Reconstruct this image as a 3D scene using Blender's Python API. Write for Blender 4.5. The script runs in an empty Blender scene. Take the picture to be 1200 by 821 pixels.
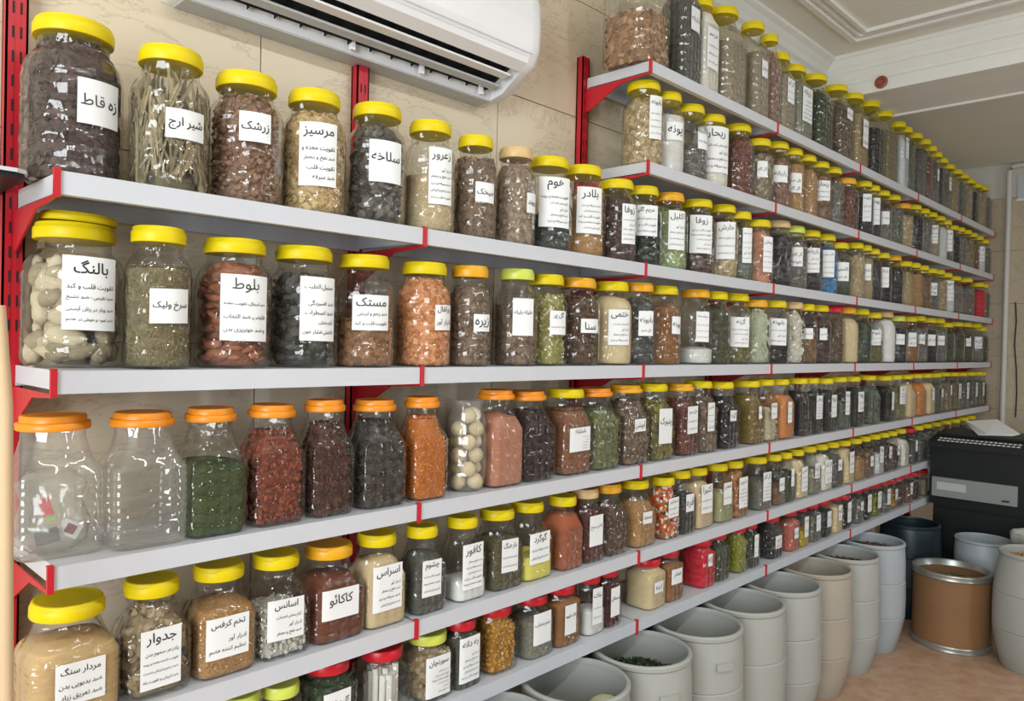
import bpy, math, random
import numpy as np
from mathutils import Matrix, Vector

# ------------------------------------------------------------------ camera
SC = bpy.context.scene
COL = SC.collection
FOCAL, YAW, PITCH, ROLL = 892.056, 0.770711, -0.010265, 0.0231454
SHELF_X, CAM_Z = 0.32, 1.62
cam_d = bpy.data.cameras.new('camera')
cam_d.sensor_width = 36.0
cam_d.lens = FOCAL * 36.0 / 1200.0
cam_d.clip_start = 0.02
cam = bpy.data.objects.new('camera', cam_d)
COL.objects.link(cam)
_f = Vector((-math.sin(YAW) * math.cos(PITCH), math.cos(YAW) * math.cos(PITCH), math.sin(PITCH)))
_r0 = Vector((math.cos(YAW), math.sin(YAW), 0))
_u0 = _r0.cross(_f)
_r = _r0 * math.cos(ROLL) + _u0 * math.sin(ROLL)
_u = -_r0 * math.sin(ROLL) + _u0 * math.cos(ROLL)
cam.matrix_world = Matrix(((_r.x, _u.x, -_f.x, SHELF_X + 1.53906), (_r.y, _u.y, -_f.y, 0.0), (_r.z, _u.z, -_f.z, CAM_Z), (0, 0, 0, 1)))
SC.camera = cam

# ------------------------------------------------------------------ light
SC.view_settings.view_transform = 'Standard'
SC.view_settings.look = 'None'
SC.view_settings.exposure = 0.0
SC.view_settings.gamma = 1.0
SC.view_settings.use_curve_mapping = False
SC.cycles.transparent_max_bounces = 28
SC.cycles.max_bounces = 8
SC.cycles.caustics_reflective = False
SC.cycles.caustics_refractive = False
world = bpy.data.worlds.new('daylight')
SC.world = world
world.use_nodes = True
world.node_tree.nodes['Background'].inputs[0].default_value = (0.80, 0.90, 1.0, 1)
world.node_tree.nodes['Background'].inputs[1].default_value = 0.1


def area(name, loc, target, sx, sy, power, col):
    d = bpy.data.lights.new(name, 'AREA')
    d.shape = 'RECTANGLE'
    d.size, d.size_y = sx, sy
    d.energy = power
    d.color = col
    o = bpy.data.objects.new(name, d)
    COL.objects.link(o)
    o.location = loc
    o.rotation_euler = (Vector(target) - Vector(loc)).to_track_quat('-Z', 'Y').to_euler()
    return o


# daylight through the shop window in the street wall behind the camera
area('window_daylight', (2.5, -2.9, 1.75), (1.2, 2.0, 1.3), 2.0, 2.3, 205, (0.90, 0.96, 1.0))
# unseen thin lights added over the aisle for jar sparkle and fill
for ty, tw in ((0.4, 22), (2.2, 17), (4.0, 11), (5.6, 8)):
    area('added_sparkle_light', (2.1, ty, 3.24), (2.1, ty, 0), 0.07, 1.2, tw, (0.97, 1.0, 0.97))
# two narrow side windows in the wall across the aisle
area('side_window_daylight', (4.35, 3.0, 1.7), (0, 3.0, 1.5), 0.25, 2.0, 26, (0.92, 0.97, 1.0))
area('side_window_daylight', (4.35, 5.4, 1.7), (0, 5.4, 1.5), 0.25, 2.0, 26, (0.92, 0.97, 1.0))


# ------------------------------------------------------------------ helpers
rnd = random.Random(7)
nrng = np.random.default_rng(11)


def srgb(h):
    if isinstance(h, (tuple, list)):
        return tuple(h) + (1,) if len(h) == 3 else tuple(h)
    h = h.lstrip('#')
    c = [int(h[i:i + 2], 16) / 255 for i in (0, 2, 4)]
    return tuple((v / 12.92 if v <= 0.04045 else ((v + 0.055) / 1.055) ** 2.4) for v in c) + (1,)


def new_mat(name):
    m = bpy.data.materials.new(name)
    m.use_nodes = True
    nt = m.node_tree
    b = nt.nodes['Principled BSDF']
    return m, nt, b


def plain(name, col, rough=0.5, spec=0.5, metal=0.0, var=0.0, scale=8.0, bump=0.0, bscale=60.0):
    m, nt, b = new_mat(name)
    c = srgb(col)
    b.inputs['Base Color'].default_value = c
    b.inputs['Roughness'].default_value = rough
    b.inputs['Metallic'].default_value = metal
    b.inputs['Specular IOR Level'].default_value = spec
    if var > 0 or bump > 0:
        tc = nt.nodes.new('ShaderNodeTexCoord')
    if var > 0:
        n = nt.nodes.new('ShaderNodeTexNoise')
        n.inputs['Scale'].default_value = scale
        n.inputs['Detail'].default_value = 5
        nt.links.new(tc.outputs['Object'], n.inputs['Vector'])
        mx = nt.nodes.new('ShaderNodeMix')
        mx.data_type = 'RGBA'
        mx.inputs['A'].default_value = tuple(v * (1 - var) for v in c[:3]) + (1,)
        mx.inputs['B'].default_value = tuple(min(1, v * (1 + var)) for v in c[:3]) + (1,)
        nt.links.new(n.outputs['Fac'], mx.inputs['Factor'])
        nt.links.new(mx.outputs['Result'], b.inputs['Base Color'])
    if bump > 0:
        n2 = nt.nodes.new('ShaderNodeTexNoise')
        n2.inputs['Scale'].default_value = bscale
        n2.inputs['Detail'].default_value = 4
        nt.links.new(tc.outputs['Object'], n2.inputs['Vector'])
        bp = nt.nodes.new('ShaderNodeBump')
        bp.inputs['Strength'].default_value = bump
        bp.inputs['Distance'].default_value = 0.004
        nt.links.new(n2.outputs['Fac'], bp.inputs['Height'])
        nt.links.new(bp.outputs['Normal'], b.inputs['Normal'])
    return m


def clear_plastic(name, tint=(0.95, 0.955, 0.94), haze=0.010, bump=0.4, bscale=85.0, base=0.06, rough=0.045, dimple=35.0, dstr=0.85):
    m = bpy.data.materials.new(name)
    m.use_nodes = True
    nt = m.node_tree
    nt.nodes.clear()
    N, L = nt.nodes.new, nt.links.new
    out = N('ShaderNodeOutputMaterial')
    tc = N('ShaderNodeTexCoord')
    no = N('ShaderNodeTexNoise')
    no.inputs['Scale'].default_value = bscale
    no.inputs['Detail'].default_value = 1.5
    L(tc.outputs['Object'], no.inputs['Vector'])
    # moulded dimples in loose rows
    vo = N('ShaderNodeTexVoronoi'); vo.feature = 'F1'
    vo.inputs['Scale'].default_value = dimple
    vo.inputs['Randomness'].default_value = 0.35
    L(tc.outputs['Object'], vo.inputs['Vector'])
    b0 = N('ShaderNodeBump')
    b0.inputs['Strength'].default_value = dstr
    b0.inputs['Distance'].default_value = 0.013
    L(vo.outputs['Distance'], b0.inputs['Height'])
    bp = N('ShaderNodeBump')
    bp.inputs['Strength'].default_value = bump
    bp.inputs['Distance'].default_value = 0.004
    L(no.outputs['Fac'], bp.inputs['Height'])
    L(b0.outputs['Normal'], bp.inputs['Normal'])
    lw = N('ShaderNodeLayerWeight')
    lw.inputs['Blend'].default_value = 0.5
    L(bp.outputs['Normal'], lw.inputs['Normal'])
    pw = N('ShaderNodeMath'); pw.operation = 'POWER'; pw.inputs[1].default_value = 3.5
    L(lw.outputs['Facing'], pw.inputs[0])
    ma = N('ShaderNodeMath'); ma.operation = 'MULTIPLY_ADD'
    ma.inputs[1].default_value = 0.75; ma.inputs[2].default_value = base
    L(pw.outputs[0], ma.inputs[0])
    tr = N('ShaderNodeBsdfTransparent'); tr.inputs[0].default_value = tuple(tint) + (1,)
    gl = N('ShaderNodeBsdfGlossy'); gl.inputs['Roughness'].default_value = rough
    L(bp.outputs['Normal'], gl.inputs['Normal'])
    df = N('ShaderNodeBsdfDiffuse'); df.inputs[0].default_value = (0.82, 0.83, 0.8, 1)
    m1 = N('ShaderNodeMixShader'); m2 = N('ShaderNodeMixShader')
    L(ma.outputs[0], m1.inputs[0]); L(tr.outputs[0], m1.inputs[1]); L(gl.outputs[0], m1.inputs[2])
    m2.inputs[0].default_value = haze
    L(m1.outputs[0], m2.inputs[1]); L(df.outputs[0], m2.inputs[2])
    L(m2.outputs[0], out.inputs[0])
    return m


def filling(name, kind, ca, cb):
    """loose goods: each piece takes its own tone between two colours"""
    m, nt, b = new_mat(name)
    N, L = nt.nodes.new, nt.links.new
    b.inputs['Roughness'].default_value = 0.75
    b.inputs['Specular IOR Level'].default_value = 0.25
    tc = N('ShaderNodeTexCoord')
    at = N('ShaderNodeAttribute'); at.attribute_name = 'tone'
    no = N('ShaderNodeTexNoise'); no.inputs['Detail'].default_value = 3
    L(tc.outputs['Object'], no.inputs['Vector'])
    mx = N('ShaderNodeMix'); mx.data_type = 'RGBA'
    mx.inputs['A'].default_value = srgb(cb)
    mx.inputs['B'].default_value = srgb(ca)
    if kind in 'pg':
        vo = N('ShaderNodeTexVoronoi')
        vo.inputs['Scale'].default_value = 900 if kind == 'p' else 330
        L(tc.outputs['Object'], vo.inputs['Vector'])
        sp = N('ShaderNodeSeparateColor'); L(vo.outputs['Color'], sp.inputs[0])
        no.inputs['Scale'].default_value = 22
        ad = N('ShaderNodeMath'); ad.operation = 'MULTIPLY_ADD'
        ad.inputs[1].default_value = 0.35 if kind == 'p' else 0.9
        L(sp.outputs[0], ad.inputs[0])
        ml = N('ShaderNodeMath'); ml.operation = 'MULTIPLY'; ml.inputs[1].default_value = 0.9 if kind == 'p' else 0.35
        L(no.outputs['Fac'], ml.inputs[0]); L(ml.outputs[0], ad.inputs[2])
        ad.use_clamp = True
        L(ad.outputs[0], mx.inputs['Factor'])
        bp = N('ShaderNodeBump'); bp.inputs['Strength'].default_value = 0.15 if kind == 'p' else 0.6
        bp.inputs['Distance'].default_value = 0.002
        L(vo.outputs['Distance'], bp.inputs['Height'])
        L(bp.outputs['Normal'], b.inputs['Normal'])
    else:
        no.inputs['Scale'].default_value = 90
        ad = N('ShaderNodeMath'); ad.operation = 'MULTIPLY_ADD'; ad.inputs[1].default_value = 0.5
        L(no.outputs['Fac'], ad.inputs[0])
        su = N('ShaderNodeMath'); su.operation = 'SUBTRACT'; su.inputs[1].default_value = 0.1
        L(at.outputs['Fac'], su.inputs[0]); L(su.outputs[0], ad.inputs[2])
        ad.use_clamp = True
        L(ad.outputs[0], mx.inputs['Factor'])
        if kind == 'm':
            cr = N('ShaderNodeValToRGB')
            cr.color_ramp.interpolation = 'CONSTANT'
            cols = ['e8e4da', 'c85a24', '3a2420', 'f0ece4', 'e0a030', 'b84a2a', '2f7a58', 'e9e6dd']
            e = cr.color_ramp.elements
            e[0].position = 0; e[0].color = srgb(cols[0]); e[1].position = .125; e[1].color = srgb(cols[1])
            for i in range(2, 8):
                q = e.new(i / 8); q.color = srgb(cols[i])
            L(at.outputs['Fac'], cr.inputs[0]); L(cr.outputs[0], b.inputs['Base Color'])
            return m
        bp = N('ShaderNodeBump'); bp.inputs['Strength'].default_value = 0.4
        bp.inputs['Distance'].default_value = 0.003
        L(no.outputs['Fac'], bp.inputs['Height']); L(bp.outputs['Normal'], b.inputs['Normal'])
    L(mx.outputs['Result'], b.inputs['Base Color'])
    return m


class MB:
    """collects quads / tris and links them as one mesh object"""
    def __init__(self):
        self.v, self.f, self.t = [], [], []

    def add(self, verts, faces, tone=0.5):
        o = len(self.v)
        self.v += [tuple(p) for p in verts]
        self.f += [tuple(i + o for i in q) for q in faces]
        self.t += [tone] * len(verts)
        return self

    def box(self, a, b, tone=0.5):
        (x0, y0, z0), (x1, y1, z1) = a, b
        v = [(x0, y0, z0), (x1, y0, z0), (x1, y1, z0), (x0, y1, z0), (x0, y0, z1), (x1, y0, z1), (x1, y1, z1), (x0, y1, z1)]
        return self.add(v, [(3, 2, 1, 0), (4, 5, 6, 7), (0, 1, 5, 4), (1, 2, 6, 5), (2, 3, 7, 6), (3, 0, 4, 7)], tone)

    def prism(self, prof, axis, a, b):
        """extrude a closed 2-D profile along an axis; prof in the two other axes' order"""
        n = len(prof)
        def P(u, w, d):
            return {'x': (d, u, w), 'y': (u, d, w), 'z': (u, w, d)}[axis]
        v = [P(u, w, a) for u, w in prof] + [P(u, w, b) for u, w in prof]
        f = [(i, (i + 1) % n, n + (i + 1) % n, n + i) for i in range(n)] + [tuple(reversed(range(n))), tuple(range(n, 2 * n))]
        return self.add(v, f)

    def tube(self, pts, rad, n=8):
        pts = [Vector(p) for p in pts]
        v, f = [], []
        for i, p in enumerate(pts):
            d = (pts[min(i + 1, len(pts) - 1)] - pts[max(i - 1, 0)]).normalized()
            a = d.orthogonal().normalized() if abs(d.z) < 0.9 else Vector((1, 0, 0)).cross(d).normalized()
            c = d.cross(a)
            r = rad[i] if isinstance(rad, (list, tuple)) else rad
            v += [tuple(p + (a * math.cos(2 * math.pi * k / n) + c * math.sin(2 * math.pi * k / n)) * r) for k in range(n)]
        for i in range(len(pts) - 1):
            for k in range(n):
                f.append((i * n + k, i * n + (k + 1) % n, (i + 1) * n + (k + 1) % n, (i + 1) * n + k))
        f += [tuple(reversed(range(n))), tuple(range((len(pts) - 1) * n, len(pts) * n))]
        return self.add(v, f)

    def lathe(self, prof, n=40, rf=None, close=False, cap=True):
        v, f = [], []
        for r, z in prof:
            for k in range(n):
                a = 2 * math.pi * k / n
                q = r * (rf(a, z) if rf else 1)
                v.append((q * math.cos(a), q * math.sin(a), z))
        for i in range(len(prof) - 1):
            for k in range(n):
                f.append((i * n + k, i * n + (k + 1) % n, (i + 1) * n + (k + 1) % n, (i + 1) * n + k))
        if cap:
            f.append(tuple(reversed(range(n))))
        if close:
            f.append(tuple(range((len(prof) - 1) * n, len(prof) * n)))
        return self.add(v, f)

    def mesh(self, name, smooth=False, mat=None, tone=False, sharp=None):
        me = bpy.data.meshes.new(name)
        me.from_pydata(self.v, [], self.f)
        if smooth:
            me.polygons.foreach_set('use_smooth', [True] * len(me.polygons))
            if sharp is not None:
                me.set_sharp_from_angle(angle=math.radians(sharp))
        if tone:
            at = me.attributes.new('tone', 'FLOAT', 'POINT')
            at.data.foreach_set('value', self.t)
        me.materials.append(mat)
        me.update()
        return me

    def build(self, name, mat, parent=None, smooth=False, sharp=40, loc=None):
        return put(name, self.mesh(name, smooth, mat, sharp=sharp), parent, loc=loc)


def put(name, mesh, parent=None, mat=None, loc=None, scale=None, rz=0.0):
    o = bpy.data.objects.new(name, mesh)
    COL.objects.link(o)
    if parent is not None:
        o.parent = parent
    if loc is not None:
        o.location = loc
    if scale is not None:
        o.scale = scale
    if rz:
        o.rotation_euler.z = rz
    if mat is not None:
        o.material_slots[0].link = 'OBJECT'
        o.material_slots[0].material = mat
    return o


def tag(o, label=None, cat=None, group=None, kind=None):
    for k, v in (('label', label), ('category', cat), ('group', group), ('kind', kind)):
        if v:
            o[k] = v
    return o


def empty(name, loc, label, cat, group=None, rz=0.0):
    o = bpy.data.objects.new(name, None)
    o.empty_display_size = 0.05
    COL.objects.link(o)
    o.location = loc
    o.rotation_euler.z = rz
    return tag(o, label, cat, group)


ORD = ['first', 'second', 'third', 'fourth', 'fifth', 'sixth', 'seventh', 'eighth', 'ninth', 'tenth', 'eleventh', 'twelfth']

# ------------------------------------------------------------------ plain materials
M_SHELF = plain('white_enamel', (0.58, 0.60, 0.645), 0.38, 0.5, var=0.04, scale=14)
M_RED = plain('red_enamel', (0.50, 0.012, 0.024), 0.4, 0.5, var=0.12, scale=9)
M_DARK = plain('dark_gap', (0.012, 0.012, 0.013), 0.7)
M_ACW = plain('white_plastic', (0.80, 0.81, 0.83), 0.28, 0.5)
M_ACG = plain('grey_plastic', (0.50, 0.52, 0.54), 0.4)
M_ACB = plain('black_plastic', (0.007, 0.009, 0.009), 0.45, 0.3)
M_CEIL = plain('ceiling_paint', (0.80, 0.80, 0.72), 0.8, 0.2, var=0.06, scale=1.3)
M_PLASTER = plain('white_plaster', (0.80, 0.80, 0.75), 0.7, 0.3, var=0.05, scale=4)
M_WALLP = plain('grey_plaster', (0.55, 0.54, 0.49), 0.8, 0.2, var=0.05, scale=3)
M_GROUT = plain('grout', (0.30, 0.27, 0.22), 0.9)
M_PAPER = plain('label_paper', (0.80, 0.82, 0.82), 0.55, 0.3)
M_INK = plain('black_ink', (0.012, 0.012, 0.015), 0.6, 0.2)
M_INKG = plain('grey_ink', (0.22, 0.23, 0.26), 0.6, 0.2)
M_BARREL = plain('barrel_plastic', (0.37, 0.385, 0.36), 0.42, 0.4, var=0.10, scale=5, bump=0.05, bscale=30)
M_BARREL2 = plain('blue_white_plastic', (0.36, 0.40, 0.43), 0.42, 0.4, var=0.08, scale=5)
M_BARREL3 = plain('stained_plastic', (0.38, 0.34, 0.28), 0.45, 0.4, var=0.16, scale=4)
M_BLUE = plain('blue_drum_plastic', (0.006, 0.018, 0.026), 0.4)
M_FIBRE = plain('brown_fibreboard', (0.25, 0.135, 0.062), 0.6, 0.3, var=0.22, scale=3.5, bump=0.08, bscale=25)
M_STEEL = plain('dull_steel', (0.42, 0.43, 0.40), 0.35, 0.5, metal=0.7, var=0.1)
M_WOOD = plain('pale_wood', (0.60, 0.44, 0.27), 0.6, 0.3, var=0.15, scale=6)
M_BLACKBAG = plain('black_sack', (0.02, 0.022, 0.025), 0.35, 0.5, bump=0.5, bscale=18)
M_JAR = clear_plastic('clear_jar_plastic')
M_JARE = clear_plastic('clear_empty_jar_plastic', haze=0.07, base=0.09, bump=0.5, bscale=26, dstr=0.25)
M_FILM = clear_plastic('clear_film', haze=0.10, bump=0.9, bscale=24, base=0.08, rough=0.12, dstr=0.3)


def tile_mat(name, ca, cb, cv):
    m, nt, b = new_mat(name)
    N, L = nt.nodes.new, nt.links.new
    tc = N('ShaderNodeTexCoord')
    n1 = N('ShaderNodeTexNoise'); n1.inputs['Scale'].default_value = 3.0; n1.inputs['Detail'].default_value = 6
    n1.inputs['Distortion'].default_value = 0.8
    mp = N('ShaderNodeMapping'); mp.inputs['Scale'].default_value = (1, 0.6, 2.2)
    L(tc.outputs['Object'], mp.inputs['Vector']); L(mp.outputs[0], n1.inputs['Vector'])
    mx = N('ShaderNodeMix'); mx.data_type = 'RGBA'
    mx.inputs['A'].default_value = srgb(ca); mx.inputs['B'].default_value = srgb(cb)
    L(n1.outputs['Fac'], mx.inputs['Factor'])
    n2 = N('ShaderNodeTexNoise'); n2.inputs['Scale'].default_value = 2.2; n2.inputs['Detail'].default_value = 8
    n2.inputs['Distortion'].default_value = 1.6; n2.inputs['Roughness'].default_value = 0.65
    L(mp.outputs[0], n2.inputs['Vector'])
    s = N('ShaderNodeMath'); s.operation = 'SUBTRACT'; s.inputs[1].default_value = 0.5; L(n2.outputs['Fac'], s.inputs[0])
    a = N('ShaderNodeMath'); a.operation = 'ABSOLUTE'; L(s.outputs[0], a.inputs[0])
    mr = N('ShaderNodeMapRange'); mr.inputs['From Min'].default_value = 0.0; mr.inputs['From Max'].default_value = 0.012
    mr.inputs['To Min'].default_value = 0.42; mr.inputs['To Max'].default_value = 0.0
    L(a.outputs[0], mr.inputs['Value'])
    m2 = N('ShaderNodeMix'); m2.data_type = 'RGBA'; m2.inputs['B'].default_value = srgb(cv)
    L(mx.outputs['Result'], m2.inputs['A']); L(mr.outputs[0], m2.inputs['Factor'])
    L(m2.outputs['Result'], b.inputs['Base Color'])
    b.inputs['Roughness'].default_value = 0.28
    b.inputs['Specular IOR Level'].default_value = 0.4
    return m


M_TILE = tile_mat('cream_marble_tile', (0.72, 0.62, 0.46), (0.64, 0.53, 0.38), (0.30, 0.24, 0.17))
M_TILE2 = tile_mat('tan_marble_tile', (0.58, 0.49, 0.36), (0.48, 0.40, 0.29), (0.20, 0.16, 0.11))


def floor_mat():
    m, nt, b = new_mat('terracotta_floor')
    N, L = nt.nodes.new, nt.links.new
    tc = N('ShaderNodeTexCoord')
    n1 = N('ShaderNodeTexNoise'); n1.inputs['Scale'].default_value = 14; n1.inputs['Detail'].default_value = 7
    n1.inputs['Distortion'].default_value = 0.7
    L(tc.outputs['Object'], n1.inputs['Vector'])
    cr = N('ShaderNodeValToRGB')
    e = cr.color_ramp.elements
    e[0].position = 0.32; e[0].color = (0.40, 0.235, 0.15, 1)
    e[1].position = 0.68; e[1].color = (0.52, 0.345, 0.235, 1)
    L(n1.outputs['Fac'], cr.inputs[0]); L(cr.outputs[0], b.inputs['Base Color'])
    b.inputs['Roughness'].default_value = 0.45
    return m


M_FLOOR = floor_mat()
LIDMAT = {
    'y': plain('yellow_lid', (0.74, 0.585, 0.005), 0.42, 0.3, var=0.06, scale=30),
    'o': plain('orange_lid', (0.80, 0.27, 0.012), 0.38, 0.5, var=0.06, scale=30),
    'a': plain('amber_lid', (0.80, 0.40, 0.012), 0.38, 0.5, var=0.06, scale=30),
    'l': plain('lime_lid', (0.62, 0.70, 0.10), 0.38, 0.5, var=0.06, scale=30),
    'r': plain('red_lid', (0.58, 0.012, 0.025), 0.35, 0.5, var=0.08, scale=30),
    't': plain('tan_lid', (0.66, 0.46, 0.22), 0.42, 0.5, var=0.06, scale=30),
}
LIDWORD = dict(y='yellow-lidded', Y='double-lidded', o='orange-lidded', a='amber-lidded', l='lime-lidded', r='red-lidded', t='tan-lidded', n='')

# ------------------------------------------------------------------ room
ROOM_X, END_Y, STREET_Y, CEIL_Z = 4.4, 7.42, -3.2, 3.30


def struct(name, mb, mat, **k):
    return tag(mb.build(name, mat, **k), kind='structure')


struct('floor', MB().box((-0.12, STREET_Y - .1, -0.1), (ROOM_X + .1, END_Y + .1, 0)), M_FLOOR)
ceiling = struct('ceiling', MB().box((-0.12, STREET_Y - .1, CEIL_Z), (ROOM_X + .1, END_Y + .1, CEIL_Z + 0.1)), M_CEIL)
wl = struct('wall_left', MB().box((-0.12, STREET_Y - .1, 0), (-0.011, END_Y + .1, CEIL_Z)), M_GROUT)
wr = struct('wall_right', MB().box((ROOM_X, STREET_Y - .1, 0), (ROOM_X + .1, END_Y + .1, CEIL_Z)), plain('brown_panelling', (0.13, 0.11, 0.09), 0.6, 0.3, var=0.2, scale=2))
we = struct('wall_end', MB().box((-0.12, END_Y + .011, 0), (ROOM_X, END_Y + .1, CEIL_Z)), M_GROUT)
# street wall with the shop-window opening
ws = MB()
ws.box((0, STREET_Y - .1, 0), (ROOM_X, STREET_Y, 0.5)).box((0, STREET_Y - .1, 3.0), (ROOM_X, STREET_Y, CEIL_Z))
ws.box((0, STREET_Y - .1, 0.5), (0.7, STREET_Y, 3.0)).box((ROOM_X - .3, STREET_Y - .1, 0.5), (ROOM_X, STREET_Y, 3.0))
struct('wall_street', ws, M_WALLP)
# wall tiles: left wall and end wall, each tile its own slab
TW, TH, TY0, TZ0 = 0.863, 0.44, 0.955 - 2 * 0.863, 0.28
tile_me = {}


def tile(parent, mat, a, b):
    key = tuple(round(b[i] - a[i], 3) for i in range(3)) + (mat.name,)
    if key not in tile_me:
        s = [(b[i] - a[i]) / 2 for i in range(3)]
        tile_me[key] = MB().box((-s[0], -s[1], -s[2]), (s[0], s[1], s[2])).mesh('tile', False, mat)
    return put('tile', tile_me[key], parent, loc=[(a[i] + b[i]) / 2 for i in range(3)])


g = 0.0018
zs = [0.0] + [TZ0 + TH * k for k in range(7)] + [CEIL_Z]
for k in range(len(zs) - 1):
    for j in range(-1, 10):
        y0, y1 = TY0 + TW * j, min(TY0 + TW * (j + 1), END_Y)
        if y1 - y0 > 0.05:
            tile(wl, M_TILE, (-0.011, y0 + g, zs[k] + g), (0.0, y1 - g, zs[k + 1] - g))
for k in range(len(zs) - 2):
    if zs[k + 1] > 2.95:
        continue
    for j in range(5):
        x0, x1 = j * TW, min((j + 1) * TW, ROOM_X)
        tile(we, M_TILE2, (x0 + g, END_Y, zs[k] + g), (x1 - g, END_Y + .011, zs[k + 1] - g))
struct('trim_1', MB().box((0, END_Y - 0.004, TZ0 + TH * 6), (ROOM_X, END_Y + .011, CEIL_Z)), M_WALLP)   # plaster band over the end tiles

# dropped beam with a stepped cornice on its face
BY0, BY1, BZ = 4.46, 4.93, 3.06
struct('trim_2', MB().box((0.0, BY0, BZ), (ROOM_X, BY1, CEIL_Z)), M_CEIL)
prof = [(BY0, CEIL_Z), (BY0 - .055, CEIL_Z), (BY0 - .055, CEIL_Z - .018), (BY0 - .045, CEIL_Z - .024), (BY0 - .045, CEIL_Z - .07), (BY0 - .036, CEIL_Z - .082),
        (BY0 - .036, CEIL_Z - .096), (BY0 - .042, CEIL_Z - .105), (BY0 - .042, CEIL_Z - .15), (BY0 - .034, CEIL_Z - .16), (BY0 - .034, CEIL_Z - .17),
        (BY0 - .046, CEIL_Z - .178), (BY0 - .046, BZ - .006), (BY0, BZ - .006)]
struct('trim_3', MB().prism(prof, 'x', 0.0, ROOM_X), M_PLASTER)
struct('trim_4', MB().box((0.0, BY1 - .004, BZ - .012), (ROOM_X, BY1 + .016, BZ + .02)), M_PLASTER)
struct('trim_5', MB().box((0.0, BY1, 3.20), (ROOM_X, END_Y, CEIL_Z)), M_CEIL)     # lower rear ceiling
# cornice on top of the left wall
wc = [(0.0, CEIL_Z), (0.11, CEIL_Z), (0.11, CEIL_Z - .016), (0.085, CEIL_Z - .03), (0.06, CEIL_Z - .06), (0.05, CEIL_Z - .085), (0.03, CEIL_Z - .1), (0.03, CEIL_Z - .13), (0, CEIL_Z - .13)]
m_ = MB()
m_.prism([(x, z) for x, z in wc], 'y', STREET_Y, BY0 - .05)
struct('trim_6', m_, M_PLASTER)
# moulding frame on the ceiling: two raised ribs


def frame_ribs(x0, y0, x1, y1, w, t):
    b = MB()
    z0, z1 = CEIL_Z - t, CEIL_Z
    for a, c in (((x0, y0, z0), (x0 + w, y1, z1)), ((x1 - w, y0, z0), (x1, y1, z1)), ((x0 + w, y1 - w, z0), (x1 - w, y1, z1)), ((x0 + w, y0, z0), (x1 - w, y0 + w, z1))):
        b.box(a, c)
    return b


struct('trim_7', frame_ribs(0.27, -1.5, 3.7, 4.235, 0.028, 0.022), M_PLASTER)
struct('trim_8', frame_ribs(0.315, -1.455, 3.655, 4.19, 0.012, 0.012), M_PLASTER)
struct('trim_9', frame_ribs(0.36, -1.41, 3.61, 4.145, 0.02, 0.018), M_PLASTER)

rg = MB().lathe([(0.034, 0), (0.034, .008), (0.022, .012), (0.016, .003), (0.0005, .002)], 24)
ring = empty('ceiling_ring', (0.362, BY0 - .047, 3.100), 'small round red-brown ring with dark centre on the white beam cornice', 'ring')
r_ = rg.build('ring', plain('red_brown_paint', (0.30, 0.075, 0.045), 0.5), ring, smooth=True)
r_.rotation_euler = (math.pi / 2, 0, 0)

# ------------------------------------------------------------------ shelving
LEVELS = dict(A=2.6261, B=2.2709, C=1.9101, D=1.5502, E=1.1958, F=0.8914, G=0.6460)
SEAMS = [0.407] + [1.2518 + k for k in range(7)]
START = dict(A=2, B=2, C=0, D=0, E=0, F=0, G=0)
FIRSTCLIP = dict(A=2, B=2, C=0, D=0, E=0, F=1, G=2)     # first clip that the photograph shows on each shelf
SHELFNO = dict(A='top', B='second', C='third', D='fourth', E='fifth', F='sixth', G='bottom')
LIP = 0.042
shelf_me = {}
for lv, z in LEVELS.items():
    for k in range(START[lv], 7):
        y0, y1 = SEAMS[k] + .0062, SEAMS[k + 1] - .0062
        L = round(y1 - y0, 3)
        if L not in shelf_me:
            b = MB()
            b.box((0.032, 0, -.0035), (SHELF_X, L, 0))
            b.box((SHELF_X - .0035, 0, -LIP), (SHELF_X, L, -.0035))
            b.box((SHELF_X - .02, 0, -LIP), (SHELF_X - .0035, L, -LIP + .003))
            b.box((0.032, 0, -LIP), (0.0355, L, -.0035))
            b.box((0.0355, 0, -LIP + .006), (SHELF_X - .0035, .003, -.0035)).box((0.0355, L - .003, -LIP + .006), (SHELF_X - .0035, L, -.0035))
            shelf_me[L] = b.mesh('shelf_board', False, M_SHELF)
        o = put('shelf_board', shelf_me[L], loc=(0, y0, z))
        n_ = k - FIRSTCLIP[lv]
        where = 'right of the %s red clip' % ORD[n_] if n_ >= 0 else 'left of the first red clip' if n_ == -1 else 'lowest at the near left end'
        tag(o, 'white metal shelf board of the %s shelf, %s' % (SHELFNO[lv], where), 'shelf', 'white shelf boards')

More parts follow.
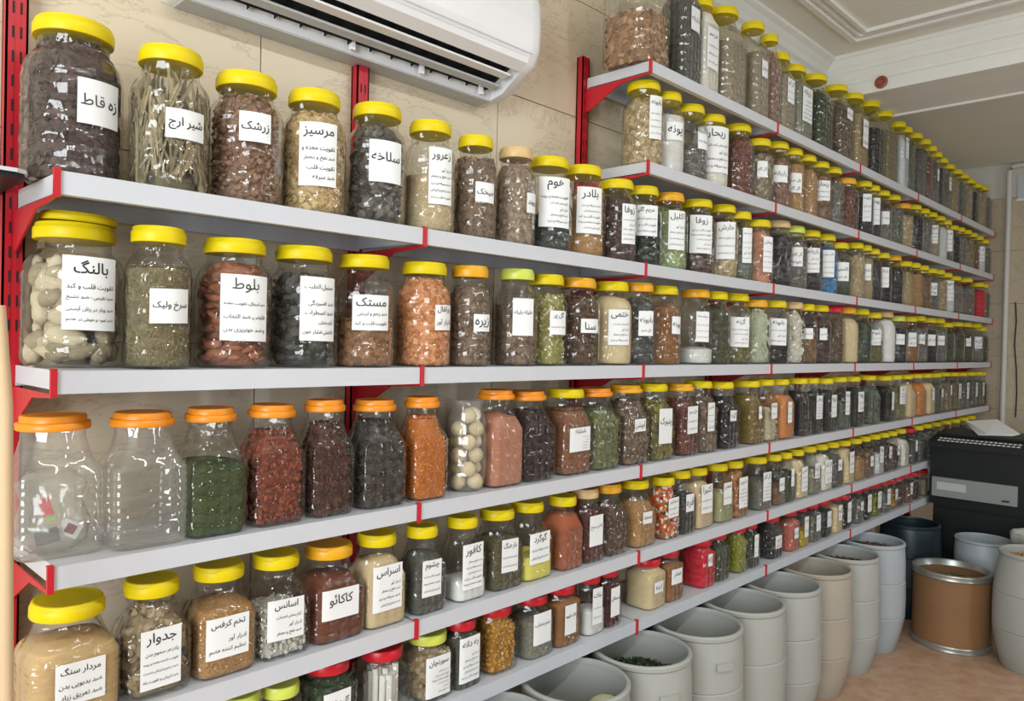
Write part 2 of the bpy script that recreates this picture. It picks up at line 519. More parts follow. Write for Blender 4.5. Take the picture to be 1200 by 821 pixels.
br_me = MB().prism([(.03, -LIP - .001), (SHELF_X + .002, -LIP - .001), (SHELF_X - .004, -LIP - .007), (0.19, -.056), (0.05, -.128), (0.03, -.128)], 'y', -.002, .002).mesh('bracket', False, M_RED)
clip_b = MB()
clip_b.box((SHELF_X - .004, -.0055, -LIP - .006), (SHELF_X + .004, .0055, .004))
clip_b.box((SHELF_X - .0075, -.0055, 0.0005), (SHELF_X - .004, .0055, .004))
clip_me = clip_b.mesh('clip', False, M_RED)
POSTTOP = [2.95, 2.395] + [2.705] * 6
for k in range(8):
    yc = SEAMS[k]
    pb = MB()
    w = 0.02
    pb.box((0.0, yc - w, 0), (0.006, yc + w, POSTTOP[k]))
    pb.box((0.0, yc - w, 0), (0.03, yc - w + .004, POSTTOP[k])).box((0.0, yc + w - .004, 0), (0.03, yc + w, POSTTOP[k]))
    pb.box((0.026, yc - w, 0), (0.03, yc - .0045, POSTTOP[k])).box((0.026, yc + .0045, 0), (0.03, yc + w, POSTTOP[k]))
    pb.box((0.024, yc - .0046, 0), (0.029, yc + .0046, POSTTOP[k]))
    po = pb.build('shelf_upright', M_RED)
    lab = ['leftmost red perforated upright by the near end of the shelves', 'red perforated upright ending just under the air conditioner',
           'red perforated upright where the two uppermost shelves begin'] + ['red upright behind the %s red clip of the long fourth shelf' % ORD[i] for i in range(3, 8)]
    tag(po, lab[k], 'upright', 'red shelf uprights')
    if k < 3:
        sb = MB()
        zz = 1.62
        while zz < POSTTOP[k] - .03:
            for dy in (-.009, .005):
                sb.box((0.0295, yc + dy, zz), (0.0306, yc + dy + .004, zz + .024))
            zz += 0.05
        so = sb.build('slots', M_DARK, po)
        so['kind'] = 'stuff'
    for lv, z in LEVELS.items():
        if k < START[lv]:
            continue
        b_ = put('bracket', br_me, po, loc=(0, yc, z))
        put('clip', clip_me, b_, loc=(0, 0, 0))

# ------------------------------------------------------------------ jars
def superell(a, n):
    c, s = abs(math.cos(a)), abs(math.sin(a))
    return 1.0 / (c ** n + s ** n) ** (1.0 / n)


def smooth01(x):
    x = max(0.0, min(1.0, x))
    return x * x * (3 - 2 * x)


def interp(pts, t):
    for (t0, r0), (t1, r1) in zip(pts, pts[1:]):
        if t <= t1:
            return r0 + (r1 - r0) * (t - t0) / (t1 - t0)
    return pts[-1][1]


R_PROF = [(0, .80), (.012, .92), (.035, .985), (.06, 1), (.64, 1), (.68, .985), (.715, .955), (.745, .905), (.77, .845), (.79, .78), (.805, .735), (.82, .715), (.9, .715)]
S_BASE = [(0, .86), (.015, .94), (.04, .985), (.07, 1)]
STY = {  # style: canonical radius, height, shoulder start, shoulder end, neck radius, squareness, lid radius, lid height
    'R': (.0752, .285, .64, .82, .715, 2, .80, .033),
    'S': (.066, .262, .56, .83, .72, 7, .83, .028),
    'F': (.064, .216, .52, .80, .70, 6, .80, .030),
    'Q': (.085, .400, .68, .84, .64, 5, .76, .034),
    'G': (.058, .170, .70, .80, .80, 5, .88, .026),
}


def shape(sty, a, t, emboss=True):
    """outline radius of a jar (unit radius) at angle a and relative height t"""
    if sty == 'R':
        r = interp(R_PROF, t)
        if emboss:
            for c in (.22, .50, .66):
                r *= 1 - .022 * math.exp(-((t - c) / .009) ** 2)
            if .05 < t < .66:
                lob = abs(math.sin(a * 4)) ** .5
                band = .5 + .5 * math.cos((t - .36) * 2 * math.pi / .14)
                r *= 1 + .028 * (lob - .6) * (0.4 + 0.6 * band)
            if .66 < t < .8:
                r *= 1 + .012 * math.cos(a * 12) * math.sin((t - .66) / .14 * math.pi)
        return r
    R0, H0, s0, s1, nk, sq, lr, lh = STY[sty]
    base = interp(S_BASE, t) if t < .07 else 1.0
    k = smooth01((t - s0) / (s1 - s0))
    k2 = max(0.0, min(1.0, (t - s0) / (s1 - s0))) ** 1.35
    body = superell(a, sq) * (1 - (0.0 if t < s0 else .10 * k))
    r = body * (1 - k2) + nk * k2 if t > s0 else body
    # the arch: diagonals fall away sooner than the faces
    if s0 < t < s1:
        diag = abs(math.sin(2 * a))
        r *= 1 - .07 * diag * math.sin(k * math.pi)
    r *= base
    if emboss and sty in 'SF' and .07 < t < s0:
        corner = max(0.0, abs(math.sin(2 * a)) - .35) / .65
        n_ = 8 if sty == 'S' else 7
        rib = math.cos((t - .07) / (s0 - .07) * 2 * math.pi * n_)
        r *= 1 - .022 * corner * (.5 + .5 * rib)
        r *= 1 - .018 * (1 - corner) * math.exp(-((t - .12) / .012) ** 2)
    if emboss and sty == 'G' and t < .72:
        corner = max(0.0, abs(math.sin(2 * a)) - .3) / .7
        r *= 1 - .02 * corner * (.5 + .5 * math.cos(t * 2 * math.pi * 9))
    if emboss and sty == 'Q' and t < .68:
        for c in (.10, .24):
            r *= 1 - .012 * math.exp(-((t - c) / .008) ** 2)
    return r


def surf(sty, ts, n, k=1.0, emboss=True):
    R0, H0 = STY[sty][:2]
    v, f = [], []
    for t in ts:
        for i in range(n):
            a = 2 * math.pi * (i + .5) / n
            q = R0 * k * shape(sty, a, t, emboss)
            v.append((q * math.cos(a), q * math.sin(a), t * H0))
    for j in range(len(ts) - 1):
        for i in range(n):
            f.append((j * n + i, j * n + (i + 1) % n, (j + 1) * n + (i + 1) % n, (j + 1) * n + i))
    return v, f


body_me, lid_me, fill_me = {}, {}, {}


def jar_body(sty, lod):
    key = (sty, lod)
    if key not in body_me:
        rows = (64, 40, 24)[lod]
        n = (64, 48, 32)[lod]
        top = (.90 if sty != 'G' else .88)
        ts = [0, .006, .015, .028, .042, .06] + [.06 + (top - .06) * (i + 1) / rows for i in range(rows)]
        v, f = surf(sty, ts, n)
        f.append(tuple(reversed(range(n))))
        b = MB(); b.add(v, f)
        body_me[key] = b.mesh('jar_body', True, M_JAR, sharp=None)
    return body_me[key]


def jar_lid(kind, lod):
    """unit radius; true height is stretched by the object's z scale"""
    key = (kind, lod)
    if key not in lid_me:
        n = (72, 48, 24)[lod]
        b = MB()
        if kind == 'step':     # orange two-tier lid
            prof = [(.80, 0), (.985, 0), (1.0, .06), (1.0, .46), (.97, .52), (.90, .55), (.895, .9), (.86, .98), (.80, 1.0), (.76, .95), (0.001, .95)]
            rf = lambda a, z: 1 + (.006 * math.cos(a * n / 2) if .05 < z < .5 else 0)
        elif kind == 'flat':
            prof = [(.88, 0), (.99, 0), (1.0, .05), (1.0, .85), (.97, .96), (.92, 1.0), (.86, .98), (0.001, .98)]
            rf = lambda a, z: 1 + (.006 * math.cos(a * n / 2) if .03 < z < .86 else 0)
        else:
            prof = [(.84, 0), (.985, 0), (1.0, .05), (1.0, .62), (.985, .70), (.955, .76), (.955, .90), (.93, .97), (.88, 1.0), (.83, .965), (.80, .95), (0.001, .95)]
            rf = lambda a, z: 1 + (.005 * math.cos(a * n / 2) if .03 < z < .64 else 0)
        b.lathe(prof, n, rf)
        me = b.mesh('lid', True, LIDMAT['y'], sharp=35)
        lid_me[key] = me
    return lid_me[key]


# --- loose goods
ICO = None


def ico():
    global ICO
    if ICO is None:
        p = (1 + 5 ** .5) / 2
        v = np.array([(-1, p, 0), (1, p, 0), (-1, -p, 0), (1, -p, 0), (0, -1, p), (0, 1, p), (0, -1, -p), (0, 1, -p), (p, 0, -1), (p, 0, 1), (-p, 0, -1), (-p, 0, 1)], float)
        v /= np.linalg.norm(v[0])
        f = [(0, 11, 5), (0, 5, 1), (0, 1, 7), (0, 7, 10), (0, 10, 11), (1, 5, 9), (5, 11, 4), (11, 10, 2), (10, 7, 6), (7, 1, 8), (3, 9, 4), (3, 4, 2), (3, 2, 6), (3, 6, 8), (3, 8, 9), (4, 9, 5), (2, 4, 11), (6, 2, 10), (8, 6, 7), (9, 8, 1)]
        e, nv, nf = {}, [tuple(q) for q in v], []

        def mid(a, b):
            k = (min(a, b), max(a, b))
            if k not in e:
                q = np.array(nv[a]) + np.array(nv[b])
                nv.append(tuple(q / np.linalg.norm(q)))
                e[k] = len(nv) - 1
            return e[k]
        for a, b, c in f:
            x, y, z = mid(a, b), mid(b, c), mid(c, a)
            nf += [(a, x, z), (b, y, x), (c, z, y), (x, y, z)]
        ICO = (v, f, np.array(nv), nf)
    return ICO


OCT = (np.array([(1, 0, 0), (-1, 0, 0), (0, 1, 0), (0, -1, 0), (0, 0, 1), (0, 0, -1)], float),
       [(0, 2, 4), (2, 1, 4), (1, 3, 4), (3, 0, 4), (2, 0, 5), (1, 2, 5), (3, 1, 5), (0, 3, 5)])
CUB = (np.array([(x, y, z) for z in (-1, 1) for x, y in ((-1, -1), (1, -1), (1, 1), (-1, 1))], float),
       [(3, 2, 1, 0), (4, 5, 6, 7), (0, 1, 5, 4), (1, 2, 6, 5), (2, 3, 7, 6), (3, 0, 4, 7)])
# kind: template, half sizes (m), jitter, pieces at (near, mid, far)
KIND = {
    's': ('o', (.0042, .0030, .0022), .1, (2600, 1300, 500)),
    'c': ('c', (.0080, .0055, .0016), .35, (1500, 700, 260)),
    'l': ('o', (.0090, .0060, .0012), .4, (1500, 700, 260)),
    'k': ('i', (.0140, .0100, .0080), .22, (420, 260, 120)),
    'K': ('I', (.0240, .0170, .0130), .16, (110, 110, 110)),
    't': ('c', (.0450, .0021, .0021), .2, (330, 220, 120)),
    'b': ('I', (.0100, .0100, .0100), .06, (330, 260, 120)),
    'a': ('I', (.0165, .0082, .0082), .05, (300, 300, 300)),
    'w': ('I', (.0115, .0075, .0050), .12, (420, 260, 140)),
    'm': ('c', (.0048, .0048, .0035), .15, (1100, 700, 300)),
    'x': ('i', (.0060, .0050, .0045), .25, (1300, 600, 240)),
}


def rotmats(n, rng):
    q = rng.normal(size=(n, 4)); q /= np.linalg.norm(q, axis=1)[:, None]
    w, x, y, z = q.T
    return np.stack([np.stack([1 - 2 * (y * y + z * z), 2 * (x * y - z * w), 2 * (x * z + y * w)], 1),
                     np.stack([2 * (x * y + z * w), 1 - 2 * (x * x + z * z), 2 * (y * z - x * w)], 1),
                     np.stack([2 * (x * z - y * w), 2 * (y * z + x * w), 1 - 2 * (x * x + y * y)], 1)], 1)


def jar_fill(sty, kind, fill, lod):
    fb = max(.2, min(.82, round(fill / .1) * .1))
    key = (sty, kind, fb, lod)
    if key in fill_me:
        return fill_me[key], fill / fb
    R0, H0 = STY[sty][:2]
    rng = np.random.default_rng(abs(hash((sty, kind, int(fb * 10), lod))) % 99991 if False else (ord(sty) * 131 + ord(kind) * 17 + int(fb * 10) * 7 + lod))
    n = (48, 32, 24)[lod]
    k = .955 if kind in 'pg' else .94
    rows = (26, 16, 10)[lod]
    ts = [.018, .03, .05] + [.05 + (fb - .05) * (i + 1) / rows for i in range(rows)]
    core = k if kind in 'pg' else k - {'s': .055, 'x': .17, 'c': .06, 'l': .06, 'm': .07, 'k': .20, 'w': .14, 'b': .20, 'a': .20, 'K': .60, 't': .30}[kind]
    v, f = surf(sty, ts, n, core, False)
    nb = len(ts)
    for j, fr in enumerate((.72, .42, .14)):     # mounded, slightly tilted top
        for i in range(n):
            a = 2 * math.pi * (i + .5) / n
            q = R0 * core * shape(sty, a, fb, False) * fr
            v.append((q * math.cos(a), q * math.sin(a), fb * H0 + (.004, .008, .010)[j] + .006 * fr * math.cos(a + 1)))
        o = (nb - 1 + j) * n
        f += [(o + i, o + (i + 1) % n, o + n + (i + 1) % n, o + n + i) for i in range(n)]
    f.append(tuple((nb + 2) * n + i for i in range(n)))
    f.append(tuple(reversed(range(n))))
    V = [np.array(v)]
    F = list(f)
    tone = [np.full(len(v), .22)]
    if kind not in 'pg':
        tmpl, hs, jit, cnt = KIND[kind]
        tv, tf = {'o': OCT, 'c': CUB, 'i': ico()[:2], 'I': ico()[2:]}[tmpl]
        full = cnt[lod] * (R0 * H0 * fb) / (.075 * .285 * .8)
        N = max(12, int(full))
        at, off = rng.uniform(0, 2 * math.pi, N), rng.uniform(0, 1, N)
        ontop = off < .14
        t_ = np.where(ontop, fb, .02 + (fb - .02) * rng.uniform(0, 1, N))
        depth = max(hs[1], hs[2]) * 1.15
        pos = np.zeros((N, 3))
        for i in range(N):
            rr = R0 * k * shape(sty, at[i], t_[i], False) - (depth if kind not in 'cltaKx' else hs[0] * 1.5 if kind == 'x' else hs[2] * 1.2) * (1.0 + (.9 * rng.uniform() if kind in 'kKwabtcl' else .35 * rng.uniform()))
            zz = t_[i] * H0
            if ontop[i]:
                rr *= math.sqrt(rng.uniform(0, 1)); zz += .004 + .004 * rng.uniform()
            pos[i] = (rr * math.cos(at[i]), rr * math.sin(at[i]), max(zz, hs[0] * 1.6 if kind in 'kw' else hs[1] + .004))
        if kind in 'tKacls':    # long and flat pieces lie along the wall of the jar
            M = np.zeros((N, 3, 3))
            for i in range(N):
                e_ = .04
                q0, q1 = shape(sty, at[i] - e_, t_[i], False), shape(sty, at[i] + e_, t_[i], False)
                tang = np.array([q1 * math.cos(at[i] + e_) - q0 * math.cos(at[i] - e_), q1 * math.sin(at[i] + e_) - q0 * math.sin(at[i] - e_), 0])
                tang /= np.linalg.norm(tang); up = np.array([0, 0, 1.]); rad = np.cross(tang, up)
                th = rng.normal(math.pi / 2, .35) if kind == 't' else (rng.normal(0, .35) if kind == 'a' else rng.uniform(0, math.pi))
                d = tang * math.cos(th) + up * math.sin(th)
                if kind in 'cls' and not ontop[i]:
                    rad = rad + rng.normal(0, .22, 3); rad /= np.linalg.norm(rad)
                    d = d - rad * d.dot(rad); d /= np.linalg.norm(d)
                elif ontop[i] and kind != 't':
                    rad = np.array([0, 0, 1.]) + rng.normal(0, .3, 3); rad /= np.linalg.norm(rad)
                    d = rng.normal(0, 1, 3); d = d - rad * d.dot(rad); d /= np.linalg.norm(d)
                M[i] = np.stack([d, np.cross(rad, d), rad], 1)
                if kind in 'cls':
                    pos[i, 2] = max(pos[i, 2], hs[0] * 1.4 + .002)
                    continue
                pos[i, 2] = min(max(pos[i, 2], hs[0] * (1.62 if kind == 't' else 1.3)), fb * H0)
        else:
            M = rotmats(N, rng)
        sc = np.array(hs)[None, :] * rng.uniform(.75, 1.25, (N, 1)) * (1 + rng.uniform(-.2, .2, (N, 3)))
        pv = tv[None] * (1 + jit * rng.uniform(-1, 1, (N, len(tv), 1))) * sc[:, None, :]
        pv = np.einsum('nij,nkj->nki', M, pv) + pos[:, None, :]
        o = len(v)
        pv = pv.reshape(-1, 3)
        if sty == 'R':       # nothing reaches through the jar's side
            lim = R0 * .955 * np.interp(pv[:, 2] / H0, [q_[0] for q_ in R_PROF], [q_[1] for q_ in R_PROF])
            pv[:, :2] *= np.minimum(1, lim / np.maximum(1e-6, np.hypot(pv[:, 0], pv[:, 1])))[:, None]
        V.append(pv)
        tn = rng.uniform(0, 1, N)
        tone.append(np.repeat(tn, len(tv)))
        for i in range(N):
            b_ = o + i * len(tv)
            F += [tuple(b_ + q for q in face) for face in tf]
    V = np.concatenate(V)
    me = bpy.data.meshes.new('contents')
    me.from_pydata(V.tolist(), [], F)
    if kind in 'pgbawK':
        me.polygons.foreach_set('use_smooth', [True] * len(me.polygons))
    at_ = me.attributes.new('tone', 'FLOAT', 'POINT')
    at_.data.foreach_set('value', np.concatenate(tone))
    me.materials.append(M_DARK)
    fill_me[key] = me
    return me, fill / fb


# goods: kind of piece, light tone, dark tone, words for the label
GOODS = {
    'mulch': ('c', '5b4a45', '2c2321', 'dark brown bark'), 'twigs': ('t', 'a09272', '5f5540', 'tangled dry twigs'),
    'rchips': ('x', '9c7a62', '6c4e3e', 'reddish brown chips'), 'bchips': ('c', 'd2b684', '93764e', 'beige root chips'),
    'gchunk': ('k', '77716a', '34312f', 'dark grey bark'), 'pale': ('g', 'c6b492', 'a8926c', 'pale beige flour'),
    'gbrown': ('c', '8a7460', '4e4036', 'grey-brown chips'), 'lbrown': ('c', 'a4907c', '6c5a4a', 'light brown chips'),
    'greyblk': ('k', '5e625e', '2e312f', 'grey-black pieces'), 'tan': ('s', 'c49a66', '8c6840', 'tan seeds'),
    'purple': ('c', '5e4742', '2b2020', 'dark purple petals'), 'blkgreen': ('l', '2c3d32', '131d17', 'black-green leaves'),
    'pgreen': ('l', 'b0be90', '7f8f64', 'pale green leaves'), 'brpods': ('k', '735a52', '3e2c2a', 'brown pods'),
    'beige': ('c', 'c0ac88', '8a7656', 'beige root slices'), 'ggreen': ('c', '70786a', '42493c', 'grey-green leaves'),
    'pink': ('x', 'e0ab8c', 'b87a5e', 'salmon pink crystals'), 'black': ('s', '2c2c2b', '111110', 'black seeds'),
    'sgrey': ('c', '84827a', '4c4b45', 'silver grey leaves'), 'blue': ('c', '4d90c4', '1d527c', 'blue crystals'),
    'dgreen': ('l', '46553c', '222d1d', 'dark green leaves'), 'grain': ('s', 'b4a078', '84704c', 'beige grain'),
    'brownc': ('c', '927050', '5a4230', 'brown root chips'), 'bluewhite': ('p', 'd2d8d8', 'b6bec0', 'bluish white powder'),
    'redp': ('p', 'd01c30', 'a80e20', 'bright red powder'), 'shavings': ('c', 'c09a78', '775a40', 'brown wood shavings'),
    'dgrey': ('g', '5a5b54', '35362f', 'dark grey powder'), 'white': ('p', 'e6e3da', 'd6d0c2', 'white powder'),
    'greyb': ('g', 'a2947c', '746a58', 'grey-beige grains'), 'pinkbark': ('k', 'aa8874', '664a40', 'pinkish brown bark'),
    'gpowder': ('g', '8b8e7c', '636656', 'grey-green powder'), 'galls': ('b', '85735e', '463a2e', 'grey-brown galls'),
    'olive': ('s', '8f865c', '5f5738', 'olive seeds'), 'redbrown': ('x', '8d5a4a', '4b2c26', 'red-brown bits'),
    'curls': ('c', 'c8b48e', '84704e', 'pale curled bark'), 'whitebag': ('p', 'e4e2de', 'c8c6c2', 'bagged white crystals'),
    'speckle': ('s', '8d8880', '2e2a2a', 'black-white speckled seeds'), 'chips': ('c', 'a2947c', '60543f', 'grey-beige chips'),
    'redmix': ('c', '9a7a66', '5e3a34', 'reddish mixed bark'), 'tanchip': ('s', 'bc9668', '8a6840', 'tan grains'),
    'fungus': ('K', 'c8bca0', '7e7058', 'big whitish fungus pieces'), 'granule': ('s', '8f8460', '544b34', 'olive-brown granules'),
    'acorns': ('a', 'a5694e', '673a2a', 'reddish brown acorns'), 'twisted': ('k', '51524d', '242522', 'blackish twisted roots'),
    'flakes': ('c', 'a57b58', '624430', 'brown flakes'), 'orangec': ('c', 'e0a070', 'a4623a', 'orange peel chips'),
    'flowers': ('x', 'b8b06c', '6f6a3a', 'yellow-green flowers'), 'brownd': ('x', '745a48', '3a2b22', 'dark brown bits'),
    'cream': ('p', 'dcc79e', 'c6ae82', 'cream powder'), 'orbrown': ('s', 'a47240', '68431f', 'orange-brown seeds'),
    'greywhite': ('p', 'dedfdc', 'cacbc8', 'white crystals'), 'dolive': ('l', '565a44', '303424', 'dark olive leaves'),
    'olivel': ('l', '7f7c52', '4c4a2c', 'olive leaves'), 'whgreen': ('w', 'c6ccb2', '9aa386', 'whitish green pieces'),
    'whchunk': ('k', 'e0dccf', 'b2ab9a', 'white chunks'), 'whitep': ('p', 'ececea', 'dcdcda', 'white powder'),
    'green': ('g', '43542c', '232f17', 'dark green powder'), 'rbrown': ('x', '924a30', '562318', 'red-brown flakes'),
    'dbrown': ('x', '5a342a', '2b1613', 'dark brown berries'), 'dgbrown': ('c', '4a4440', '211d1b', 'charcoal brown flakes'),
    'orseed': ('s', 'd8863a', '9a4c18', 'orange-brown seeds'), 'pinkp': ('p', 'bc836c', 'a46a54', 'pink-brown powder'),
    'dpurple': ('x', '3c2629', '1b1013', 'purple-black berries'), 'brseed': ('s', '9c6a4a', '6a4430', 'brown seeds'),
    'herb': ('l', '83885f', '484f30', 'dry green herb'), 'dmix': ('c', '8d8142', '262c24', 'dark dried blossoms'),
    'mustard': ('s', '917a3c', '5d4c22', 'mustard-brown seeds'), 'cream2': ('w', 'd8cdb0', 'a89c7c', 'cream kernels'),
    'orangep': ('p', 'd08442', 'b46a2c', 'orange powder'), 'dred': ('x', '66302c', '331518', 'dark red berries'),
    'tanp': ('p', 'd0b080', 'bb9a68', 'tan powder'), 'gbits': ('k', 'b09c7c', '6d5c46', 'grey-beige roots'),
    'brseed2': ('g', 'b88e5c', '80582e', 'light brown seeds'), 'crystals': ('x', 'd4d2c8', 'a2a094', 'greyish crystals'),
    'cocoa': ('p', '6e3a26', '582a1a', 'brown cocoa powder'), 'palep': ('p', 'd6c09a', 'c4aa80', 'pale tan powder'),
    'dolivep': ('g', '605a40', '38331f', 'dark olive seeds'), 'sulphur': ('p', 'e4dc6c', 'd2ca50', 'yellow sulphur'),
    'brickp': ('p', '9e5a3c', '8a4a2e', 'brick-red powder'), 'dredp': ('x', '6f3a33', '3b1a18', 'dark red petals'),
    'candy': ('m', 'ffffff', '000000', 'colourful sweets'), 'blackp': ('g', '343330', '1c1b19', 'black seeds'),
    'pgreen2': ('g', 'a8a880', '828460', 'pale green powder'), 'orangeb': ('c', 'c08a5a', '84532c', 'orange-brown bark'),
    'greyp': ('g', '77756a', '55534a', 'grey powder'), 'gold': ('x', 'd09a3c', '7c4f18', 'golden brown resin'),
    'greyseed': ('g', '8b8a7c', '5c5b50', 'grey seeds'), 'brownp': ('p', '94663e', '7e532f', 'brown powder'),
    'olgreen': ('x', '9a9a2c', '66661a', 'yellow-green pods'), 'pinkr': ('p', 'bc6a58', 'a45646', 'pinkish red powder'),
    'yellowm': ('s', 'd8b82c', 'a88a1a', 'yellow grains'),
}
good_mat = {}


def gmat(c):
    if c not in good_mat:
        k, a, b, d = GOODS[c]
        good_mat[c] = filling('goods_' + c, k, a, b)
    return good_mat[c]


# --- lettering: Persian words set with the letters' joined forms
ISO = {'ا': 0xFE8D, 'آ': 0xFE81, 'ب': 0xFE8F, 'پ': 0xFB56, 'ت': 0xFE95, 'ث': 0xFE99, 'ج': 0xFE9D, 'چ': 0xFB7A, 'ح': 0xFEA1, 'خ': 0xFEA5, 'د': 0xFEA9, 'ذ': 0xFEAB,
       'ر': 0xFEAD, 'ز': 0xFEAF, 'ژ': 0xFB8A, 'س': 0xFEB1, 'ش': 0xFEB5, 'ص': 0xFEB9, 'ض': 0xFEBD, 'ط': 0xFEC1, 'ظ': 0xFEC5, 'ع': 0xFEC9, 'غ': 0xFECD, 'ف': 0xFED1, 'ق': 0xFED5,
       'ک': 0xFB8E, 'گ': 0xFB92, 'ل': 0xFEDD, 'م': 0xFEE1, 'ن': 0xFEE5, 'و': 0xFEED, 'ه': 0xFEE9, 'ی': 0xFBFC, 'ئ': 0xFE89}
RIGHT_ONLY = set('اآدذرزژو')


def persian(s):
    out = []
    for w in s.split(' '):
        r = ''
        for i, c in enumerate(w):
            if c not in ISO:
                r += c
                continue
            pv = i > 0 and w[i - 1] in ISO and w[i - 1] not in RIGHT_ONLY
            nx = i < len(w) - 1 and w[i + 1] in ISO and c not in RIGHT_ONLY
            base = ISO[c]
            r += chr(base + (0 if not pv and not nx else 1 if pv and not nx else 2 if nx and not pv else 3))
        out.append(r[::-1])
    return ' '.join(reversed(out))


text_cache = {}


def glyphs(s, res=2):
    """flat outline of a written line: vertices (x right, y up) and faces; unit height"""
    if (s, res) not in text_cache:
        V, F, x = [], [], 0.0
        for w in s.split(' '):            # words run from right to left
            key = (w, res, 'w')
            if key not in text_cache:
                plainw = 'ط' in w or 'ظ' in w
                c = bpy.data.curves.new('line', 'FONT')
                c.body = persian(w)
                c.resolution_u = min(res, 2) if plainw else res
                c.offset = 0 if plainw else .010 if res > 1 else .006
                o = bpy.data.objects.new('line', c)
                COL.objects.link(o)
                dg = bpy.context.evaluated_depsgraph_get()
                me = o.evaluated_get(dg).to_mesh()
                v = np.array([q.co[:2] for q in me.vertices]) if len(me.vertices) else np.zeros((0, 2))
                f = [tuple(p.vertices) for p in me.polygons]
                o.evaluated_get(dg).to_mesh_clear()
                bpy.data.objects.remove(o)
                bpy.data.curves.remove(c)
                text_cache[key] = (v, f)
            v, f = text_cache[key]
            if not len(v):
                continue
            o = len(V)
            right = v[:, 0].max()
            V += [(p[0] - right + x, p[1]) for p in v]
            F += [tuple(q + o for q in g_) for g_ in f]
            x -= right - v[:, 0].min() + .28
        V = np.array(V) if V else np.zeros((0, 2))
        if len(V):
            V = V - (V.min(0) + V.max(0)) / 2
        text_cache[(s, res)] = (V, F)
    return text_cache[(s, res)]


TITLES = ['زیره', 'گل گاو', 'بابونه', 'رازیانه', 'پونه', 'هل سبز', 'سیاه دانه', 'کاسنی', 'ریحان', 'گزنه']
LINES = ['تقویت قلب و کبد', 'ضد نفخ و معطر', 'تقویت معده و روده', 'ضد سرفه و درد', 'آرام بخش اعصاب', 'ضد زخم و لرزش', 'ادرار آور']
OWN = {'بالنگ': ['تقویت قلب و کبد', 'ضد نقرس - ضد تشنج', 'ضد ویار در زنان آبستن', 'ضد تهوع و خوش در هضم'],
       'مردار سنگ': ['ضد بدبویی بدن', 'ضد تعریق زیاد'],
       'جدوار': ['پادزهر سموم بدن', 'تقویت کننده معده و روده', 'ضد زخم و لرزش دست', 'ضد لرزش و تقویت باه'],
       'تخم کرفس': ['ادرار آور', 'تنظیم کننده هضم'],
       'بلوط': ['ضد اسهال، تقویت معده', 'قابض، ضد التهاب', 'و ضد خونریزی بدن'],
       'سنبل الطیب': ['ضد افسردگی', 'ضد اضطراب', 'آرام بخش', 'کاهش فشار خون'],
       'مرسیز': ['تقویت معده و', 'ضد نفخ و معطر', 'تقویت قلب', 'ضد سرفه']}


def label(parent, sty, r, h, near, spec, alpha, idx):
    p = spec.split(',')
    u, v, w, hh = [float(q) for q in p[:4]]
    title = p[4] if len(p) > 4 else '#0'
    nl = int(p[5]) if len(p) > 5 else 0
    if title.startswith('#'):
        title = TITLES[(int(title[1:]) + idx) % 10]
    W, H = w * r, hh * h
    lh = STY[sty][7]
    zc = v * h
    if sty in 'R':
        phi = max(-.75, min(.75, math.asin(max(-.95, min(.95, u))) - alpha))
        rr = r * 1.011 + .0006

        def P(a, b, e):
            th = phi + a / rr
            return ((rr + e) * math.cos(th), (rr + e) * math.sin(th), zc + b)
    else:
        sq = STY[sty][5]
        off = max(-.25, min(.25, u - math.sin(alpha))) * r * .5

        def P(a, b, e):
            s = min(.97, abs((a + off) / r))
            return (r * (1 - s ** sq) ** (1 / sq) + .0012 + e, a + off, zc + b)
        W = min(W, 1.55 * r)
    n = 8
    tilt = rnd.uniform(-.03, .03)
    b = MB()
    vs = []
    for j in range(2):
        for i in range(n + 1):
            a = -W / 2 + W * i / n
            vs.append(P(a, (-H / 2 if j == 0 else H / 2) + tilt * a, 0))
    m = n + 1
    b.add(vs, [(i, i + 1, m + i + 1, m + i) for i in range(n)])
    lo = b.build('label', M_PAPER, parent, smooth=True, sharp=None)
    V, F = [], []

    def line(s, yc, hmax, wmax, res, right=True):
        gv, gf = glyphs(s, res)
        if not len(gv):
            return
        ext = gv.max(0) - gv.min(0)
        k = min(wmax / ext[0], hmax / max(ext[1], .85))
        o = len(V)
        cx = (wmax - ext[0] * k) / 2 if right else 0
        for x, y in gv:
            a = x * k + cx
            V.append(P(a, yc + y * k + tilt * a, .0006))
        F.extend([tuple(q + o for q in f) for f in gf])
    res = 3 if near else 1
    if nl == 0:
        line(title, 0 if hh < .3 else H * .12, H * (.62 if hh < .3 else .42), W * .86, res, False)
        if hh >= .3 and p[4].startswith('#'):
            line(TITLES[(idx + 3) % 10], -H * .28, H * .3, W * .7, 1, False)
    else:
        big = .30 if nl <= 2 else .22
        line(title, H * (.5 - big / 2 - .05), H * big, W * .8, res, False)
        src = OWN.get(title) or [LINES[(idx + q * 2) % 7] for q in range(nl)]
        src = src[:nl]
        top, bot = .5 - big - .12, -.44
        for q, s in enumerate(src):
            yc = H * (top + (bot - top) * (q + .5) / len(src))
            line(s, yc, H * (top - bot) / len(src) * .62, W * .86, 1, True)
    if V:
        me = bpy.data.meshes.new('lettering')
        me.from_pydata(V, [], F)
        me.materials.append(M_INK)
        put('lettering', me, lo)
    return lo


